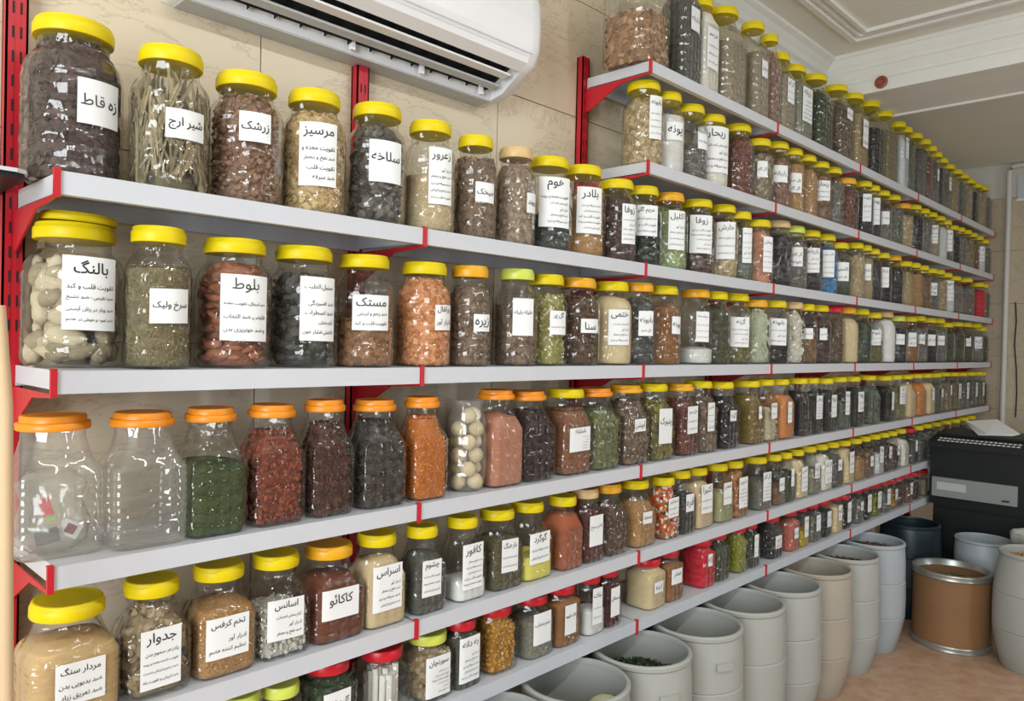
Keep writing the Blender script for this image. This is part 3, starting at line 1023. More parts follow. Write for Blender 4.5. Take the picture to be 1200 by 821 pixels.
JARS = """
# shelf A
A|2.322|0.100|0.451|y|shavings|.40|.55,.62,.7,.2,#0
A|2.573|0.067|0.430|y|dgrey|.8|.4,.55,.9,.2,#1
A|2.709|0.067|0.367|y|white|.84|.25,.45,1.2,.42,#2,3
A|2.923|0.092|0.404|y|greyb|.62|
A|3.152|0.066|0.414|y|greyb|.66|.5,.5,.8,.17,#3
A|3.286|0.055|0.398|y|pinkbark|.78|
A|3.420|0.077|0.355|y|greyb|.7|.3,.5,.9,.3,#4,2
A|3.607|0.092|0.350|y|gpowder|.74|.4,.45,1.1,.45,#5,5
A|3.859|0.092|0.375|y|dgreen|.76|
A|4.138|0.092|0.392|y|galls|.76|.5,.6,.8,.14,#6
A|4.370|0.092|0.406|y|grain|.7|.5,.45,.8,.36,#7,2
A|4.622|0.092|0.423|y|black|.62|
A|4.853|0.092|0.419|y|olive|.7|
A|5.070|0.065|0.403|y|bluewhite|.8|.4,.6,.8,.3,#8,3
A|5.202|0.065|0.399|y|ggreen|.74|
A|5.424|0.081|0.408|y|dgrey|.74|
A|5.588|0.062|0.402|y|redbrown|.7|
A|5.722|0.059|0.383|y|dgrey|.75|.4,.5,.7,.2,#9
A|5.861|0.070|0.369|y|black|.7|
A|6.015|0.083|0.356|y|sgrey|.7|.4,.5,.7,.25,#0,2
A|6.198|0.092|0.347|y|grain|.7|
A|6.400|0.087|0.345|y|ggreen|.75|
A|6.577|0.087|0.343|y|beige|.7|
A|6.787|0.092|0.339|y|black|.7|
A|6.994|0.092|0.340|y|beige|.72|
A|7.184|0.092|0.350|y|sgrey|.7|
# shelf B
B|2.344|0.076|0.307|y|curls|.76|.62,.55,.75,.5,#1,4
B|2.489|0.067|0.293|y|whitebag|.7|.5,.5,1.1,.22,#2
B|2.660|0.078|0.288|y|speckle|.45|.75,.5,.7,.2,#3
B|2.827|0.078|0.287|y|white|.8|.1,.5,1.9,.62,#4,4
B|3.052|0.078|0.299|y|redbrown|.78|
B|3.244|0.078|0.310|y|chips|.72|-.1,.5,.6,.25,#5
B|3.426|0.078|0.304|y|redmix|.75|.2,.5,.9,.25,#6
B|3.583|0.078|0.307|y|tan|.74|.0,.45,.9,.3,#7
B|3.742|0.078|0.300|y|tanchip|.76|
B|3.904|0.078|0.296|y|brownc|.74|.2,.5,1.2,.33,#8,2
B|4.069|0.078|0.296|y|sgrey|.72|
B|4.278|0.078|0.312|a|redbrown|.76|
B|4.511|0.065|0.304|y|black|.7|-.1,.5,.8,.5,#9,3
B|4.643|0.065|0.295|y|black|.7|0,.5,.9,.5,#0,3
B|4.818|0.078|0.294|y|sgrey|.6|.2,.45,.8,.25,#1
B|5.014|0.078|0.303|y|ggreen|.7|
B|5.219|0.078|0.302|a|beige|.7|
B|5.430|0.078|0.308|y|black|.72|
B|5.611|0.078|0.305|y|sgrey|.7|
B|5.783|0.078|0.303|y|greyb|.7|.2,.5,.9,.4,#2,3
B|5.973|0.078|0.299|y|bluewhite|.75|
B|6.131|0.078|0.289|y|sgrey|.5|.2,.5,1,.5,#3,3
B|6.318|0.078|0.288|y|black|.7|
B|6.490|0.078|0.283|y|sgrey|.72|
B|6.682|0.078|0.287|y|chips|.7|
B|6.858|0.078|0.284|y|brownc|.7|
B|7.041|0.078|0.282|y|bluewhite|.7|.2,.5,1,.4,#4,2
B|7.234|0.078|0.282|y|sgrey|.7|
# shelf C
C|*0.476|0.090|0.308|y|mulch|.82|.53,.48,.95,.27,زه قاط
C|0.639|0.078|0.284|y|twigs|.66|.4,.45,1.05,.2,شیر ارج
C|0.808|0.082|0.277|y|rchips|.8|.25,.56,.85,.22,زرشک
C|0.977|0.076|0.281|y|bchips|.78|.16,.46,1.2,.5,مرسیز,5
C|1.161|0.077|0.293|y|gchunk|.78|.33,.5,1.15,.34,سلاخه
C|1.333|0.071|0.288|y|pale|.5|.45,.49,1.0,.5,زعرور,5
C|1.495|0.063|0.282|y|gbrown|.74|.5,.44,1.0,.19,میخک
C|1.663|0.064|0.283|t|lbrown|.78|.8,.43,.7,.2,ریوند
C|1.833|0.080|0.287|y|greyblk|.36|.3,.5,1.35,.52,هوم,5
C|2.005|0.080|0.291|y|tan|.68|.35,.49,1.15,.5,بلادر,5
C|2.190|0.078|0.298|y|purple|.76|.65,.45,.8,.48,زوفا,5
C|2.348|0.078|0.278|y|blkgreen|.62|.2,.55,1.3,.38,مریم گلی,3
C|2.526|0.080|0.282|a|pgreen|.76|.5,.5,.9,.5,اکلیل,4
C|2.739|0.080|0.289|y|brpods|.74|.3,.52,1.2,.5,زوفا,5
C|2.930|0.070|0.295|y|beige|.72|.2,.5,1.2,.5,خارش,3
C|3.072|0.070|0.286|y|ggreen|.72|.6,.5,.7,.5,#0,4
C|3.261|0.080|0.292|y|pink|.8|.7,.45,.7,.55,#1,4
C|3.466|0.080|0.300|t|black|.76|
C|3.631|0.080|0.294|l|sgrey|.7|.2,.5,.7,.3,#2
C|3.817|0.080|0.295|y|black|.66|.3,.5,.9,.4,#3,3
C|4.011|0.080|0.301|y|blue|.76|-.3,.5,.8,.45,#4,3
C|4.196|0.080|0.299|y|dgreen|.66|.1,.45,1,.35,#5
C|4.405|0.065|0.304|y|beige|.74|
C|4.537|0.061|0.306|y|grain|.74|-.2,.5,.7,.3,#6
C|4.675|0.075|0.292|y|black|.74|
C|4.848|0.080|0.286|y|black|.74|.2,.5,.7,.4,#7,2
C|5.061|0.080|0.291|a|black|.72|
C|5.274|0.080|0.287|y|grain|.76|
C|5.447|0.080|0.280|y|tan|.74|
C|5.628|0.080|0.279|y|brownc|.72|
C|5.820|0.080|0.275|y|sgrey|.7|.2,.5,.7,.3,#8
C|6.000|0.080|0.281|y|beige|.72|
C|6.190|0.080|0.278|y|bluewhite|.6|.2,.55,1,.5,#9,3
C|6.414|0.080|0.270|y|sgrey|.72|
C|6.746|0.080|0.282|y|sgrey|.72|
C|7.102|0.065|0.269|y|redp|.78|
C|7.234|0.065|0.271|y|ggreen|.7|
# shelf D
D|*0.486|0.092|0.285|Y|fungus|.72|.33,.51,1.1,.5,بالنگ,5
D|0.616|0.065|0.275|y|granule|.7|.38,.44,1.25,.24,سرخ ولیک
D|0.788|0.082|0.271|y|acorns|.78|.3,.46,1.3,.5,بلوط,4
D|0.961|0.083|0.272|y|twisted|.72|.45,.48,1.1,.52,سنبل الطیب,5
D|1.132|0.078|0.269|y|flakes|.4|.26,.48,1.25,.31,مستک,2
D|1.327|0.076|0.268|y|orangec|.8|.72,.47,.8,.24,پرتقال,1
D|1.487|0.066|0.273|a|gbrown|.76|.58,.43,.85,.17,زیره
D|1.683|0.066|0.280|l|gbrown|.6|.35,.5,1.05,.38,هلیله بلیله
D|1.823|0.071|0.274|y|flowers|.74|.6,.47,.9,.26,گل پر,1
D|1.989|0.080|0.276|a|brownd|.76|.6,.45,.9,.16,سنا
D|2.175|0.077|0.278|y|cream|.8|.45,.45,1.1,.42,ختمی,4
D|2.331|0.077|0.286|a|greyblk|.74|.5,.5,.8,.3,#0
D|2.499|0.080|0.285|y|orbrown|.72|.75,.5,.6,.22,#1
D|2.737|0.072|0.287|a|greywhite|.2|.45,.5,.8,.4,#2,3
D|2.884|0.072|0.289|y|dolive|.76|
D|3.072|0.080|0.292|y|olivel|.4|.4,.45,1.1,.42,#3,4
D|3.253|0.080|0.291|a|whgreen|.8|
D|3.448|0.080|0.283|y|black|.3|.3,.5,1.1,.42,#4,3
D|3.630|0.069|0.285|t|whchunk|.8|
D|3.769|0.069|0.283|y|brownc|.5|.4,.5,.7,.18,#5
D|3.948|0.080|0.286|y|purple|.76|.5,.5,.5,.2,#6
D|4.139|0.080|0.290|r|brownd|.74|
D|4.326|0.080|0.292|a|cream|.78|
D|4.533|0.080|0.294|y|dgreen|.76|
D|4.732|0.080|0.283|y|olivel|.45|.3,.5,.8,.3,#7,2
D|4.936|0.080|0.297|t|whitep|.82|
D|5.165|0.080|0.280|l|black|.7|.3,.5,.7,.22,#8
D|5.401|0.080|0.286|y|orbrown|.5|.3,.5,.7,.3,#9
D|5.585|0.080|0.302|y|sgrey|.7|.3,.5,.6,.2,#0
D|5.813|0.080|0.293|y|black|.7|.3,.5,.7,.25,#1
D|6.033|0.080|0.301|y|sgrey|.7|.3,.5,.7,.22,#2
D|6.235|0.080|0.303|y|dolive|.72|
D|6.507|0.080|0.290|y|dolive|.72|
D|6.759|0.080|0.295|y|dolive|.7|.2,.5,.5,.2,#3
D|7.068|0.080|0.298|y|sgrey|.7|.2,.5,.8,.3,#4
D|7.234|0.080|0.308|y|dolive|.7|
# shelf E
E|*0.441|0.077|0.252|o|empty|0|
E|0.593|0.073|0.253|o|empty|0|
E|0.731|0.063|0.256|o|green|.56|
E|0.875|0.064|0.257|o|rbrown|.74|
E|1.012|0.059|0.263|o|dbrown|.76|
E|1.164|0.066|0.257|o|dgbrown|.76|
E|1.314|0.058|0.260|o|orseed|.78|
E|1.482|0.053|0.272|n|limes|0|
E|1.606|0.067|0.270|o|pinkp|.72|
E|1.748|0.073|0.262|o|dpurple|.74|
E|1.936|0.075|0.263|y|brseed|.74|.3,.42,1.35,.28,شنبلیله,5
E|2.093|0.075|0.262|o|herb|.72|
E|2.271|0.075|0.269|a|gbrown|.76|.6,.5,.9,.16,آویشن
E|2.437|0.075|0.270|y|dmix|.74|.4,.45,1.15,.46,پنیرک
E|2.626|0.067|0.266|a|redbrown|.74|.3,.5,1.1,.38,#0,2
E|2.767|0.067|0.274|y|gbrown|.72|.5,.5,.8,.4,#1,3
E|2.951|0.075|0.265|y|black|.74|.6,.5,.7,.16,#2
E|3.189|0.071|0.266|y|mustard|.76|.8,.5,.4,.2,#3
E|3.333|0.071|0.269|y|cream2|.5|.5,.5,.8,.25,#4,1
E|3.493|0.075|0.268|y|orangep|.72|.8,.45,.6,.35,#5,2
E|3.702|0.068|0.268|y|black|.74|
E|3.840|0.068|0.267|y|black|.7|.4,.48,1.1,.42,#6,5
E|4.028|0.075|0.263|y|black|.74|.3,.48,.9,.42,#7,2
E|4.213|0.075|0.267|y|ggreen|.5|.3,.5,.8,.45,#8,3
E|4.410|0.075|0.266|y|black|.74|.1,.5,1.1,.4,#9,2
E|4.662|0.075|0.269|y|ggreen|.72|
E|4.937|0.075|0.262|y|black|.72|.6,.45,.5,.4,#0,1
E|5.124|0.075|0.264|y|olive|.72|.2,.55,1.4,.4,#1,4
E|5.338|0.075|0.263|y|cream|.76|
E|5.541|0.075|0.266|y|orangep|.74|
E|5.752|0.075|0.265|y|cream|.74|.2,.5,.7,.3,#2,1
E|5.969|0.075|0.265|y|ggreen|.7|.2,.5,.6,.2,#3
E|6.187|0.075|0.268|y|chips|.7|.2,.55,.5,.25,#4
E|6.420|0.075|0.265|y|olive|.7|.3,.5,.9,.4,#5,4
E|6.642|0.075|0.262|y|sgrey|.7|.3,.5,.9,.45,#6,2
E|6.902|0.075|0.262|y|sgrey|.7|.2,.5,.8,.4,#7,2
E|7.114|0.061|0.262|y|sgrey|.7|.2,.5,.8,.4,#8,2
E|7.238|0.061|0.259|y|dred|.7|
# shelf F
F|*0.463|0.081|0.203|y|tanp|.62|.3,.36,1.05,.36,مردار سنگ,2
F|0.614|0.066|0.214|y|gbits|.68|.24,.36,1.2,.52,جدوار,4
F|0.757|0.067|0.217|y|brseed2|.62|.2,.38,1.4,.38,تخم کرفس,2
F|0.894|0.066|0.216|y|crystals|.45|.2,.4,1.35,.4,اسانس,3
F|1.040|0.072|0.211|a|cocoa|.66|.25,.42,1.4,.32,کاکائو
F|1.177|0.063|0.218|y|palep|.7|.3,.44,1.4,.5,اسراس,4
F|1.320|0.054|0.216|y|dgrey|.66|.25,.42,1.2,.42,چشوم,3
F|1.470|0.056|0.218|y|whitep|.22|.3,.43,1.35,.55,کافور,5
F|1.619|0.065|0.218|y|dolivep|.62|.45,.44,1.05,.42,بارهنگ,2
F|1.752|0.065|0.222|y|sulphur|.3|.3,.43,1.35,.4,گوگرد,2
F|1.913|0.058|0.220|y|brickp|.74|
F|2.031|0.058|0.229|t|dredp|.66|.3,.45,1.2,.42,ناخن سرخ
F|2.162|0.068|0.230|a|brownd|.64|
F|2.332|0.068|0.218|y|brseed2|.66|.2,.45,.85,.18,سنجد
F|2.505|0.057|0.211|y|candy|.8|.35,.52,1.2,.32,اسمارتیز,2
F|2.621|0.057|0.224|y|blackp|.62|.2,.5,1.0,.28,قره
F|2.752|0.068|0.222|y|palep|.72|.2,.5,1.2,.48,کتیرا,2
F|2.920|0.067|0.222|y|pgreen2|.5|.3,.5,1.0,.38,سدر,1
F|3.057|0.067|0.220|y|orangeb|.76|.3,.45,1.1,.55,دارچین,5
F|3.282|0.068|0.217|y|greyp|.55|.3,.45,1.1,.55,#1,5
F|3.432|0.057|0.215|y|brownc|.35|.4,.42,.9,.26,#2
F|3.548|0.057|0.216|y|dgreen|.6|.3,.5,.6,.36,#3
F|3.685|0.068|0.217|y|cream|.76|.3,.4,1,.5,#4,3
F|3.836|0.068|0.221|y|gpowder|.5|.3,.5,.85,.32,#5
F|3.981|0.068|0.220|y|white|.72|.1,.42,1.2,.5,#6,2
F|4.132|0.068|0.219|y|dgrey|.7|.3,.5,.8,.25,#7
F|4.298|0.068|0.215|y|cream|.78|.3,.5,.9,.5,#8,2
F|4.462|0.068|0.214|y|tan|.5|
F|4.607|0.068|0.216|y|brownc|.6|.3,.4,.7,.25,#9
F|4.767|0.068|0.217|y|bluewhite|.5|.3,.5,.9,.4,#0,2
F|4.921|0.068|0.216|y|brownd|.6|.3,.5,.7,.3,#1
F|5.068|0.068|0.216|y|brownd|.6|.3,.5,.7,.25,#2
F|5.234|0.068|0.218|y|white|.7|
F|5.421|0.068|0.211|r|dgrey|.6|.2,.5,.7,.3,#3
F|5.589|0.068|0.217|y|ggreen|.6|
F|5.785|0.068|0.217|y|sgrey|.7|
F|6.003|0.068|0.215|y|sgrey|.7|.2,.5,.7,.3,#4
F|6.256|0.068|0.213|y|dgrey|.6|
F|6.495|0.068|0.211|y|blackp|.6|.2,.5,.7,.3,#5
F|6.741|0.068|0.211|y|dgrey|.6|.2,.5,.7,.25,#6
F|6.941|0.068|0.213|y|sgrey|.6|
# shelf G
G|0.802|0.049|0.158|l|brownd|.6|
G|0.902|0.049|0.151|l|brownd|.7|
G|1.034|0.062|0.166|r|dgreen|.74|.3,.5,1.2,.36,گل ساعت
G|1.199|0.062|0.153|r|sticks|0|
G|1.352|0.061|0.153|l|gbits|.76|.3,.4,1.35,.62,سورنجان,6
G|1.466|0.050|0.163|r|dgrey|.74|.4,.45,1.45,.68,به دانه,5
G|1.609|0.062|0.168|r|gold|.78|
G|1.772|0.062|0.164|r|greyseed|.6|.45,.5,1.25,.52,تخم منداب
G|1.907|0.062|0.167|r|brownp|.72|.5,.46,.9,.5,لاک قهوه
G|2.046|0.049|0.173|r|greywhite|.4|.3,.5,1.05,.62,نبات,2
G|2.146|0.049|0.182|r|dred|.72|.5,.45,1,.5,سماق
G|2.416|0.063|0.159|r|cream|.8|.6,.45,.9,.22,ارده
G|2.541|0.059|0.170|r|brownp|.7|.5,.5,1.2,.3,سدر
G|2.789|0.059|0.169|r|redp|.8|.6,.58,.6,.26,ژله
G|2.909|0.059|0.182|r|dolive|.7|
G|3.082|0.053|0.178|r|olgreen|.78|
G|3.190|0.053|0.185|r|dgreen|.7|.6,.5,.7,.5,#0,2
G|3.414|0.062|0.172|r|blackp|.76|.6,.4,1,.3,#1
G|3.606|0.057|0.172|r|pinkr|.7|.5,.45,.8,.26,#2
G|3.722|0.057|0.177|r|yellowm|.4|.3,.5,.8,.5,#3,1
G|3.866|0.062|0.170|r|sgrey|.66|.3,.5,.8,.42,#4,1
G|4.005|0.062|0.169|r|black|.7|.3,.5,.8,.42,#5
G|4.152|0.062|0.172|r|cream|.7|.3,.55,.8,.42,#6
G|4.282|0.062|0.174|r|black|.6|.3,.5,.8,.6,#7
G|4.470|0.058|0.174|r|sgrey|.6|.2,.5,.7,.25,#8
G|4.589|0.058|0.174|r|black|.7|.3,.5,1,.5,#9,1
G|4.754|0.062|0.170|r|olgreen|.6|.3,.5,.9,.5,#0,1
G|4.915|0.062|0.166|r|sgrey|.6|.3,.5,.9,.5,#1,1
G|5.052|0.062|0.161|r|gold|.6|.3,.5,.7,.35,#2
G|5.178|0.062|0.163|r|brownd|.6|
G|5.343|0.062|0.161|r|brownc|.6|.3,.5,.8,.4,#3
G|5.500|0.062|0.155|r|dred|.6|
G|5.700|0.062|0.151|r|greyb|.6|.2,.5,.7,.6,#4,1
"""
count = {}
jar_at = {}
for row in JARS.strip().split('\n'):
    if row.startswith('#'):
        continue
    lv, ys, r, h, lid, good, fill, lab = row.split('|')
    deep = ys.startswith('*')
    y, r, h, fill = float(ys.lstrip('*')), float(r), float(h), float(fill)
    if not (lv == 'D' and deep):
        h += .013 + (.006 if lv == 'F' and y > 2.2 else 0)
    free = min(abs(y - q) for q in SEAMS) > r * .82 + .004      # no bracket overhead
    if lv in 'BCD' and not (lv == 'C' and y < 2.15):
        h = min(h, .311 if free else .288)
    if lv == 'G':
        h = min(h + .010, .199 if free else .184)
    sty = dict(A='Q', B='R', C='R', D='R', E='S', F='F', G='G')[lv]
    if lv == 'E' and good in ('brseed', 'gbrown', 'dmix', 'redbrown', 'black', 'mustard'):
        sty = 'S'
    if lv == 'G' and good in ('gbits', 'dgrey'):
        h += .0
    R0, H0, s0, s1, nk, sq, lr, lh = STY[sty]
    x = {'C': .157, 'D': .150, 'E': .197, 'F': .2245}[lv] if deep else SHELF_X - .0145 - r
    z = LEVELS[lv] + .0005
    near = y < 2.4
    lod = 0 if y < 1.75 else 1 if y < 3.2 else 2
    idx = count[lv] = count.get(lv, 0) + 1
    # position counted from the red clips, which can be seen on every shelf
    k = max(i for i in range(8) if i == 0 or SEAMS[i] <= y + .0001)
    kk = k - FIRSTCLIP[lv]
    key = (lv, max(kk, -1))
    count[key] = count.get(key, 0) + 1
    ords = ORD[count[key] - 1]
    words = GOODS[good][3] if good in GOODS else {'empty': 'nothing', 'limes': '', 'sticks': 'white sticks'}[good]
    pos = '%s past %s red clip, %s shelf' % (ords, ORD[kk], SHELFNO[lv]) if kk >= 0 else '%s from left end, %s shelf' % (ords, SHELFNO[lv])
    jar_at[(lv, idx)] = (x, y, z, r, h)
    if good == 'limes':
        continue
    if good == 'empty':
        text = '%s empty clear jar, %s' % (LIDWORD[lid], pos)
    else:
        text = '%s%sjar of %s, %s' % (LIDWORD[lid], ' ' if LIDWORD[lid] else '', words, pos)
    root = empty('spice_jar', (x, y, z), text, 'jar', 'jars on the %s shelf' % SHELFNO[lv])
    sxy, sz = r / R0, h / H0
    # lids keep their height, so the neck is tucked under them
    put('jar_body', jar_body(sty, lod), root, mat=M_JARE if good == 'empty' else M_JAR, scale=(sxy, sxy, sz), rz=rnd.uniform(-.12, .12) if sty == 'R' else rnd.uniform(-.012, .012))
    if lid != 'n':
        lk = 'step' if lv == 'E' and lid in 'oa' else 'flat' if lv == 'G' else 'ridge'
        lo_ = put('lid', jar_lid(lk, lod), root, mat=LIDMAT['y' if lid == 'Y' else lid], loc=(0, 0, h - lh), scale=(r * lr, r * lr, lh), rz=rnd.uniform(0, 6))
        lo_.rotation_euler.x = rnd.uniform(-.02, .02)
        if lid == 'Y':
            s_ = put('lid', jar_lid(lk, lod), None, mat=LIDMAT['y'], loc=(x - .012, y + .01, z + h + .0055), scale=(r * lr * .96, r * lr * .96, lh * .55))
            s_.rotation_euler = (0.02, 0.05, 1.0)
            s_.name = 'spare_lid'
            tag(s_, 'spare yellow lid lying on top of the first jar, fourth shelf', 'lid')
    if good in GOODS and fill > 0:
        me, fz = jar_fill(sty, GOODS[good][0], fill, lod)
        c_ = put('contents', me, root, mat=gmat(good), scale=(sxy, sxy, sz * fz), rz=rnd.uniform(0, 6.28) if sty == 'R' else math.pi / 2 * rnd.randint(0, 3))
        c_['kind'] = 'stuff'
    if lab:
        label(root, sty, r, h, near, lab, math.atan2(y, 1.62), idx)

# dried limes in a clear plastic bag between two jars of the fifth shelf
x, y, z, r, h = jar_at[('E', 8)]
y -= .006
r = .0555
prof = [(.70, 0), (.92, .012), (1.0, .035), (1.02, .09), (1.0, .15), (.97, .19), (.90, .215), (.78, .236), (.80, .246), (.92, .258)]
bag = MB().lathe([(q * r, w) for q, w in prof], 40, lambda a, zz: 1 + .045 * math.sin(a * 5 + zz * 60) + .03 * math.sin(a * 11 - zz * 110)).mesh('bag', True, M_FILM)
bo = put('plastic_bag', bag, loc=(x, y, z))
tag(bo, 'open clear plastic bag holding pale dried limes on the fifth shelf', 'bag')
iv, if_ = ico()[2:]
lime_m = [plain('dried_lime_skin', c, 0.5, 0.4, var=0.22, scale=60, bump=0.35, bscale=90) for c in ('d6c49c', 'c9b48a', 'a9a45e', 'ddcfae', 'cbb98f')]
lv_ = []
for a in range(6):
    for q in range(3 if a < 5 else 2):
        an = q * math.pi * 2 / 3 + a * math.pi / 3 + .5
        ra = .0285 if a < 5 else .0235
        lv_.append((ra * math.cos(an), ra * math.sin(an), .026 + a * .0375))
for i, p in enumerate(lv_):
    rr = .0228 + .0012 * rnd.uniform(-1, 1)
    b = MB()
    b.add([tuple(q * rr * (1 + .06 * math.sin(4 * q[0] + 3 * q[1] + i) + .03 * math.sin(9 * q[2] + i * 2))) for q in iv], if_)
    o = b.build('dried_lime', lime_m[(i * 3) % 5], smooth=True, sharp=None, loc=(x + p[0], y + p[1], z + p[2]))
    o.rotation_euler = (rnd.uniform(0, 6), rnd.uniform(0, 6), 0)
    tag(o, 'pale dried lime inside the open clear plastic bag', 'lime', 'dried limes in the clear bag')

# white sticks in the red-lidded jar of the bottom shelf
x, y, z, r, h = jar_at[('G', 4)]
M_STICK = plain('white_chalk', (0.74, 0.74, 0.70), 0.7, 0.3, var=0.06, scale=40)
st_me = MB().lathe([(.0002, 0), (.0078, .0), (.0085, .002), (.0085, .100), (.0078, .102), (.0002, .102)], 12).mesh('stick', True, M_STICK, sharp=40)
npos = 0
for i in range(-4, 5):
    for j in range(-4, 5):
        px, py = (i + .5 * (j % 2)) * .0184, j * .0160
        if px * px + py * py < (r * .76) ** 2:
            o = put('white_stick', st_me, loc=(x + px, y + py, z + .006 + .022 * rnd.random()))
            o.rotation_euler = (rnd.uniform(-.009, .009), rnd.uniform(-.009, .009), 0)
            tag(o, 'white chalk-like stick standing in the red-lidded jar', 'stick', 'white sticks in the red-lidded jar')

# crumpled film and packets inside the nearest empty jar of the fifth shelf
x, y, z, r, h = jar_at[('E', 1)]
pm = MB().lathe([(.5 * r, .004), (.74 * r, .02), (.80 * r, .06), (.66 * r, .10), (.74 * r, .13), (.5 * r, .155), (.2 * r, .16), (.001, .158)], 36, lambda a, zz: 1 + .09 * math.sin(a * 4 + zz * 70) + .05 * math.sin(a * 9 - zz * 150)).mesh('film', True, M_FILM)
tag(put('crumpled_bag', pm, loc=(x, y, z)), 'crumpled clear bag stuffed inside the nearest empty orange-lidded jar', 'bag')
for (dy, dz, sx, sy_, sz_, colr, ang, nm) in ((-.018, .092, .004, .018, .034, 'd83a48', .3, 'red paper packet inside the nearest empty jar'),
                                             (.024, .045, .005, .036, .030, 'e6e2e4', -.5, 'white packet with a dark red mark inside the nearest empty jar'),
                                             (-.012, .070, .003, .016, .007, '84d430', -.1, 'bright green tag inside the nearest empty jar'),
                                             (-.016, .035, .006, .040, .026, '50565a', .2, 'dark grey packet low inside the nearest empty jar')):
    b = MB().box((-sx, -sy_ / 2, -sz_ / 2), (sx, sy_ / 2, sz_ / 2))
    o = b.build('packet', plain('packet_paper', colr, 0.4))
    o.location = (x + .030, y + dy, z + dz)
    o.rotation_euler = (ang, 0, -.2)
    tag(o, nm, 'packet')
    if colr == 'e6e2e4':
        MB().box((sx, -.009, -.009), (sx + .0006, .009, .009)).build('mark', plain('packet_mark', '7a3238', 0.5), o)

# ------------------------------------------------------------------ air conditioner
ac = empty('air_conditioner', (0.0, 1.24, 2.40), 'white wall-mounted air conditioner above the third shelf', 'air conditioner')
AY0, AY1 = 0.70 - 1.24, 1.765 - 1.24
outer = [(0.0, 0.0), (0.075, 0.0), (0.078, .03), (0.205, .085), (0.205, .062), (0.236, .082), (0.254, .13), (0.258, .20), (0.255, .27), (0.235, .305), (0.2, .318), (0.0, .318)]
n = len(outer)
ab = MB()
ab.prism(outer, 'y', AY0 + .03, AY1 - .055)
ab.build('housing', M_ACW, ac)
cap = [(0.0, 0.0), (0.075, 0.0), (0.13, .012), (0.205, .062), (0.236, .082), (0.254, .13), (0.258, .20), (0.255, .27), (0.235, .305), (0.2, .318), (0.0, .318)]
for nm, a, c in (('end_cap', AY1 - .055, AY1), ('end_cap', AY0 + .03, AY0)):
    b = MB()
    steps = [(0, 1.0), (.45, .995), (.75, .975), (.92, .945), (1.0, .90)]
    vs, fs = [], []
    m = len(cap)
    for s, k in steps:
        yy = a + (c - a) * s
        vs += [(px * k, yy, .16 + (pz - .16) * k) for px, pz in cap]
    for i in range(len(steps) - 1):
        for q in range(m):
            fs.append((i * m + q, i * m + (q + 1) % m, (i + 1) * m + (q + 1) % m, (i + 1) * m + q))
    fs.append(tuple(range((len(steps) - 1) * m, len(steps) * m)))
    fs.append(tuple(range(m)))
    b.add(vs, fs).build(nm, M_ACW, ac, smooth=True, sharp=50)
MB().box((0.002, AY0 + .03, -.003), (0.072, AY1 - .05, .002)).build('base_strip', M_ACG, ac)
ob = MB().prism([(0.080, .028), (0.205, .083), (0.202, .090), (0.078, .036)], 'y', AY0 + .05, AY1 - .075)
ob.build('outlet_cavity', M_DARK, ac)
for k in range(2):
    fl = MB()
    x0, z0 = (0.108, .022) if k == 0 else (0.158, .044)
    fl.prism([(x0, z0), (x0 + .030, z0 + .004), (x0 + .032, z0 + .009), (x0, z0 + .005)], 'y', AY0 + .05, AY1 - .08)
    fl.build('louvre', M_ACW if k else M_ACG, ac)
for k in range(13):
    yy = AY0 + .10 + k * .072
    MB().prism([(0.084, .016), (0.102, .020), (0.196, .070), (0.196, .082), (0.085, .034)], 'y', yy, yy + .0025).build('vane', M_ACB, ac)
for k in range(3):
    yy = AY1 - .12 - k * .24
    MB().box((0.086, yy, .002), (0.098, yy + .012, .03)).build('louvre_arm', M_ACW, ac)
MB().box((0.2565, 1.34 - 1.24, .180), (0.2600, 1.43 - 1.24, .208)).build('display', M_ACB, ac)
MB().box((0.2555, AY0 + .03, .104), (0.2572, AY1 - .055, .107)).build('panel_joint', M_ACG, ac)

# ------------------------------------------------------------------ barrels under the shelf
BX, BR, BZR = 0.38, .165, .585


